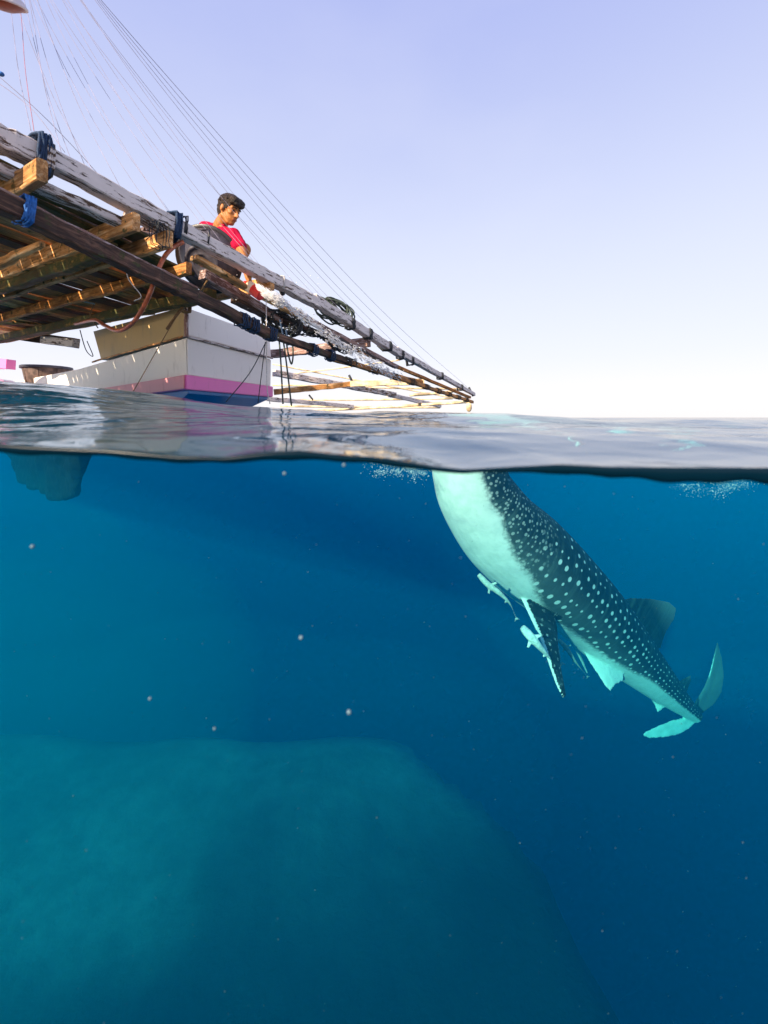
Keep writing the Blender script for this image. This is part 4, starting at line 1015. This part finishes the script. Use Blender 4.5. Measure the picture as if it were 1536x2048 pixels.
# hands closed on the bottle and the basin
def hand(mb, w_, d, n_, curl):
    d = d.normalized(); n_ = (n_-d*n_.dot(d)).normalized(); s_ = d.cross(n_)
    ellipsoid(mb, w_+d*0.045, (d*0.048, s_*0.040, n_*0.016), 12, 8)
    for i, (l_, o_) in enumerate(((0.036, -0.028), (0.042, -0.010), (0.040, 0.009), (0.032, 0.027))):
        a_ = w_+d*0.085+s_*o_; b_ = a_+d*l_*math.cos(curl)+n_*l_*math.sin(curl); c_ = b_+d*l_*0.7*math.cos(curl*2.3)+n_*l_*0.7*math.sin(curl*2.3)
        capsule(mb, a_-d*0.02, b_, 0.0095, 0.009, 8); capsule(mb, b_, c_, 0.009, 0.0075, 8)
    a_ = w_+d*0.03-s_*0.032; b_ = a_+d*0.03-s_*0.018+n_*0.015; capsule(mb, a_, b_, 0.0115, 0.010, 8); capsule(mb, b_, b_+d*0.025+n_*0.018, 0.010, 0.008, 8)
hand(body, rh_, (bl+dr*0.03)-rh_, Vector((0.5, 0.3, -0.6)), 0.9)
hand(body, lh_, Vector((0.6, -0.6, 0.3)), Vector((0, 0.4, -1)), 0.7)
rk = P(489, 499, 3.74); lk = P(440, 512, 4.18); ra_ = P(452, 575, 3.93); la_ = P(415, 572, 4.25)
for hp_, kn, an in ((hip+ch_ax*0.08, rk, ra_), (hip-ch_ax*0.08, lk, la_)):
    capsule(body, hp_, kn, 0.078, 0.056); capsule(body, kn, an, 0.056, 0.036)
    ellipsoid(body, an+Vector((0.07, -0.03, -0.03)), (Vector((0.11, -0.04, 0)), Vector((0.015, 0.04, 0)), Vector((0, 0, 0.028))), 12, 8)
bme = remesh(body.mesh('body'), 0.0062, 3)
link('body', bme, M['skin'], man, None, True)
shirt = MB(); torso(shirt, 1.03)
capsule(shirt, rs_-(re_-rs_)*0.05, rs_.lerp(re_, 0.72), 0.060, 0.062); capsule(shirt, ls_, ls_.lerp(le_, 0.68), 0.060, 0.062)
sm_ = remesh(shirt.mesh('shirt'), 0.010, 2)
for vv in sm_.vertices:      # folds
    q_ = vv.co*9; vv.co += vv.normal*(noise.noise(q_)*0.010+noise.noise(q_*2.6)*0.005)
link('t_shirt', sm_, M['shirt'], man, None, True)
col_ = MB(); tube(col_, [neck1+Vector((0, 0, 0.012))+ch_ax*0.068*math.cos(a_/20*6.2832)+Vector((0.5, -0.8, -0.35)).normalized()*0.066*math.sin(a_/20*6.2832) for a_ in range(21)], 0.007, 6)
link('collar', col_.mesh(), M['shirt'], man, None, True)
sh_ = MB(); ellipsoid(sh_, hip, (ch_ax*0.165, Vector((0.5, -0.8, 0)).normalized()*0.135, Vector((0, 0, 1))*0.115), 20, 12)
for hp_, kn in ((hip+ch_ax*0.08, rk), (hip-ch_ax*0.08, lk)): capsule(sh_, hp_, hp_.lerp(kn, 0.72), 0.092, 0.082)
link('shorts', remesh(sh_.mesh('shorts'), 0.012, 2), M['shorts'], man, None, True)
hair = MB()
ellipsoid(hair, hpt(-0.020, 0, 0.046), (fw*0.106, sd*0.085, up*0.092), 24, 16)
ellipsoid(hair, hpt(-0.060, 0, 0.005), (fw*0.052, sd*0.072, up*0.085), 20, 12)
capsule(hair, hpt(0.060, -0.045, 0.082), hpt(0.062, 0.045, 0.082), 0.036, 0.036)
capsule(hair, hpt(0.088, -0.035, 0.058), hpt(0.088, 0.035, 0.060), 0.018, 0.018)
for s_ in (-1, 1): capsule(hair, hpt(0.005, s_*0.072, 0.03), hpt(0.008, s_*0.073, -0.012), 0.010, 0.006)
rn = random.Random(12)
for i in range(150):
    a_ = rn.uniform(0, 6.28); e_ = rn.uniform(0.1, 1.5); f_, s_, h_ = math.cos(a_)*math.cos(e_), math.sin(a_)*math.cos(e_), math.sin(e_)
    b_ = hpt(-0.020+f_*0.098, s_*0.078, 0.046+h_*0.084); d_ = (fw*(f_*0.6+0.5)+sd*s_*0.6+up*(h_*0.35-0.35)).normalized()
    capsule(hair, b_, b_+d_*rn.uniform(0.016, 0.034), 0.0085, 0.0035, 6)
hm = remesh(hair.mesh('hair'), 0.0045, 1)
for vv in hm.vertices:
    q_ = vv.co*38; vv.co += vv.normal*(noise.noise(q_)*0.005+noise.noise(q_*2.5)*0.003+0.001)
# cut the cap so the face stays free
bm = bmesh.new(); bm.from_mesh(hm)
kill = [vv for vv in bm.verts if (vv.co-hd).dot(fw) > 0.055 and (vv.co-hd).dot(up) < 0.036]
bmesh.ops.delete(bm, geom=kill, context='VERTS'); bm.to_mesh(hm); bm.free()
link('hair', hm, M['hair'], man, None, True)
for s_ in (-1, 1):
    e_ = MB(); ellipsoid(e_, hpt(0.078, s_*0.028, 0.002), (fw*0.010, sd*0.014, up*0.006), 10, 8); link('eye', e_.mesh(), M['eye'], man, None, True)
    e_ = MB(); tube(e_, [hpt(0.092, s_*0.014, 0.024), hpt(0.090, s_*0.030, 0.030), hpt(0.076, s_*0.050, 0.024)], 0.0048, 6); link('eyebrow', e_.mesh(), M['brow'], man, None, True)
e_ = MB(); capsule(e_, hpt(0.090, -0.017, -0.067), hpt(0.090, 0.017, -0.067), 0.006, 0.006, 8); link('lips', e_.mesh(), M['lips'], man, None, True)

# ------------------------------------------------------------------ pouring water, bubbles, specks
mb = MB(); rn = random.Random(9)
path = catmull([P(518, 574, 3.25), P(535, 588, 3.25), P(565, 606, 3.3), P(630, 650, 3.7), P(700, 700, 4.3), P(760, 735, 5.0), P(800, 758, 5.6)], 12)
for i in range(1900):
    f = rn.random()**1.15; j = int(f*(len(path)-2)); p = path[j].lerp(path[j+1], rn.random()); T = (path[j+1]-path[j]).normalized()
    sp_ = (0.008+0.034*f)*(0.6+0.8*abs(math.sin(f*23+1))); p = p+Vector((rn.gauss(0, 1)*sp_*0.8, rn.gauss(0, 1)*sp_, rn.gauss(0, 1)*sp_*0.8)); r_ = rn.uniform(0.001, 0.0038)*(1+f*0.6)
    T = (T+Vector((rn.gauss(0, .15), rn.gauss(0, .15), rn.gauss(0, .15)))).normalized()
    s1 = T.orthogonal().normalized(); s2 = T.cross(s1); ellipsoid(mb, p, (s1*r_, s2*r_*0.7, T*r_*rn.uniform(2, 10)), 6, 4)
for i in range(90):
    p = P(rn.uniform(470, 640), rn.uniform(545, 680), rn.uniform(3.4, 4.0)); ball(mb, p, rn.uniform(0.002, 0.0045), 6, 4)
tag(link('water_splash', mb.mesh(), M['drop'], None, None, True), 'white water splashing and streaming down along the beam', 'water', None, 'stuff')
mb = MB()
def cloud(px0, px1, py0, py1, D0, D1, n, r0, r1):
    cl = [(rn.uniform(px0, px1), py0+(py1-py0)*rn.random()**2, rn.uniform(6, 26), rn.uniform(3, 13)) for _ in range(9)]
    for i in range(n):
        c_ = cl[rn.randrange(len(cl))]; p = P(c_[0]+rn.gauss(0, c_[2]), c_[1]+abs(rn.gauss(0, c_[3])), rn.uniform(D0, D1)); ball(mb, p, r0+(r1-r0)*rn.random()**3, 6, 4)
cloud(755, 860, 925, 945, 3.0, 3.6, 1500, 0.0006, 0.0042)
cloud(870, 1010, 905, 935, 3.0, 3.3, 300, 0.001, 0.005)
cloud(1360, 1490, 955, 985, 3.5, 5.0, 1500, 0.0007, 0.005)
tag(link('bubble_foam', mb.mesh(), M['foam'], None, None, True), 'fine white bubbles just beneath the surface beside the shark', 'bubbles', None, 'stuff')
mb = MB()
for i in range(1300):
    D_ = rn.uniform(0.75, 4.5)**1.0; p = P(rn.uniform(-60, 1600), rn.uniform(960, 2060), D_)
    if p.z < -5: continue
    ball(mb, p, (0.0003+0.0011*rn.random()**3)*D_**0.6, 6, 4)
for i in range(110):
    p = P(rn.uniform(-60, 1600), rn.uniform(980, 2060), rn.uniform(0.6, 1.0)); ball(mb, p, 0.0003+0.0007*rn.random()**2, 6, 4)
tag(link('marine_snow', mb.mesh(), M['snow'], None, None, True), 'tiny pale specks drifting through the blue water', 'particles', None, 'stuff')
for (a_, b_, D_, r_, lab) in ((688, 930, 0.75, 0.0030, 'brightest round white bubble just under the waterline'), (569, 947, 0.8, 0.0030, 'blue round bubble lower left of the brightest bubble'),
        (698, 1424, 0.8, 0.0038, 'large dim bubble low in the middle of the open water'), (602, 1275, 0.85, 0.0036, 'faint blurred bubble midway down the open water'),
        (429, 1457, 0.9, 0.0024, 'small dim bubble left of the large dim one'), (65, 1093, 0.9, 0.0035, 'faint greenish bubble at the far left below the dark keel'), (300, 1397, 0.95, 0.0028, 'small faint bubble lower left in the open water')):
    mb = MB(); ball(mb, (0, 0, 0), r_*0.85, 12, 8)
    tag(link('bubble', mb.mesh(), M['bubble'], None, Matrix.Translation(P(a_, b_, 0.60+(D_-0.75)*0.25)), True), lab, 'bubble', 'bubbles close to the lens')
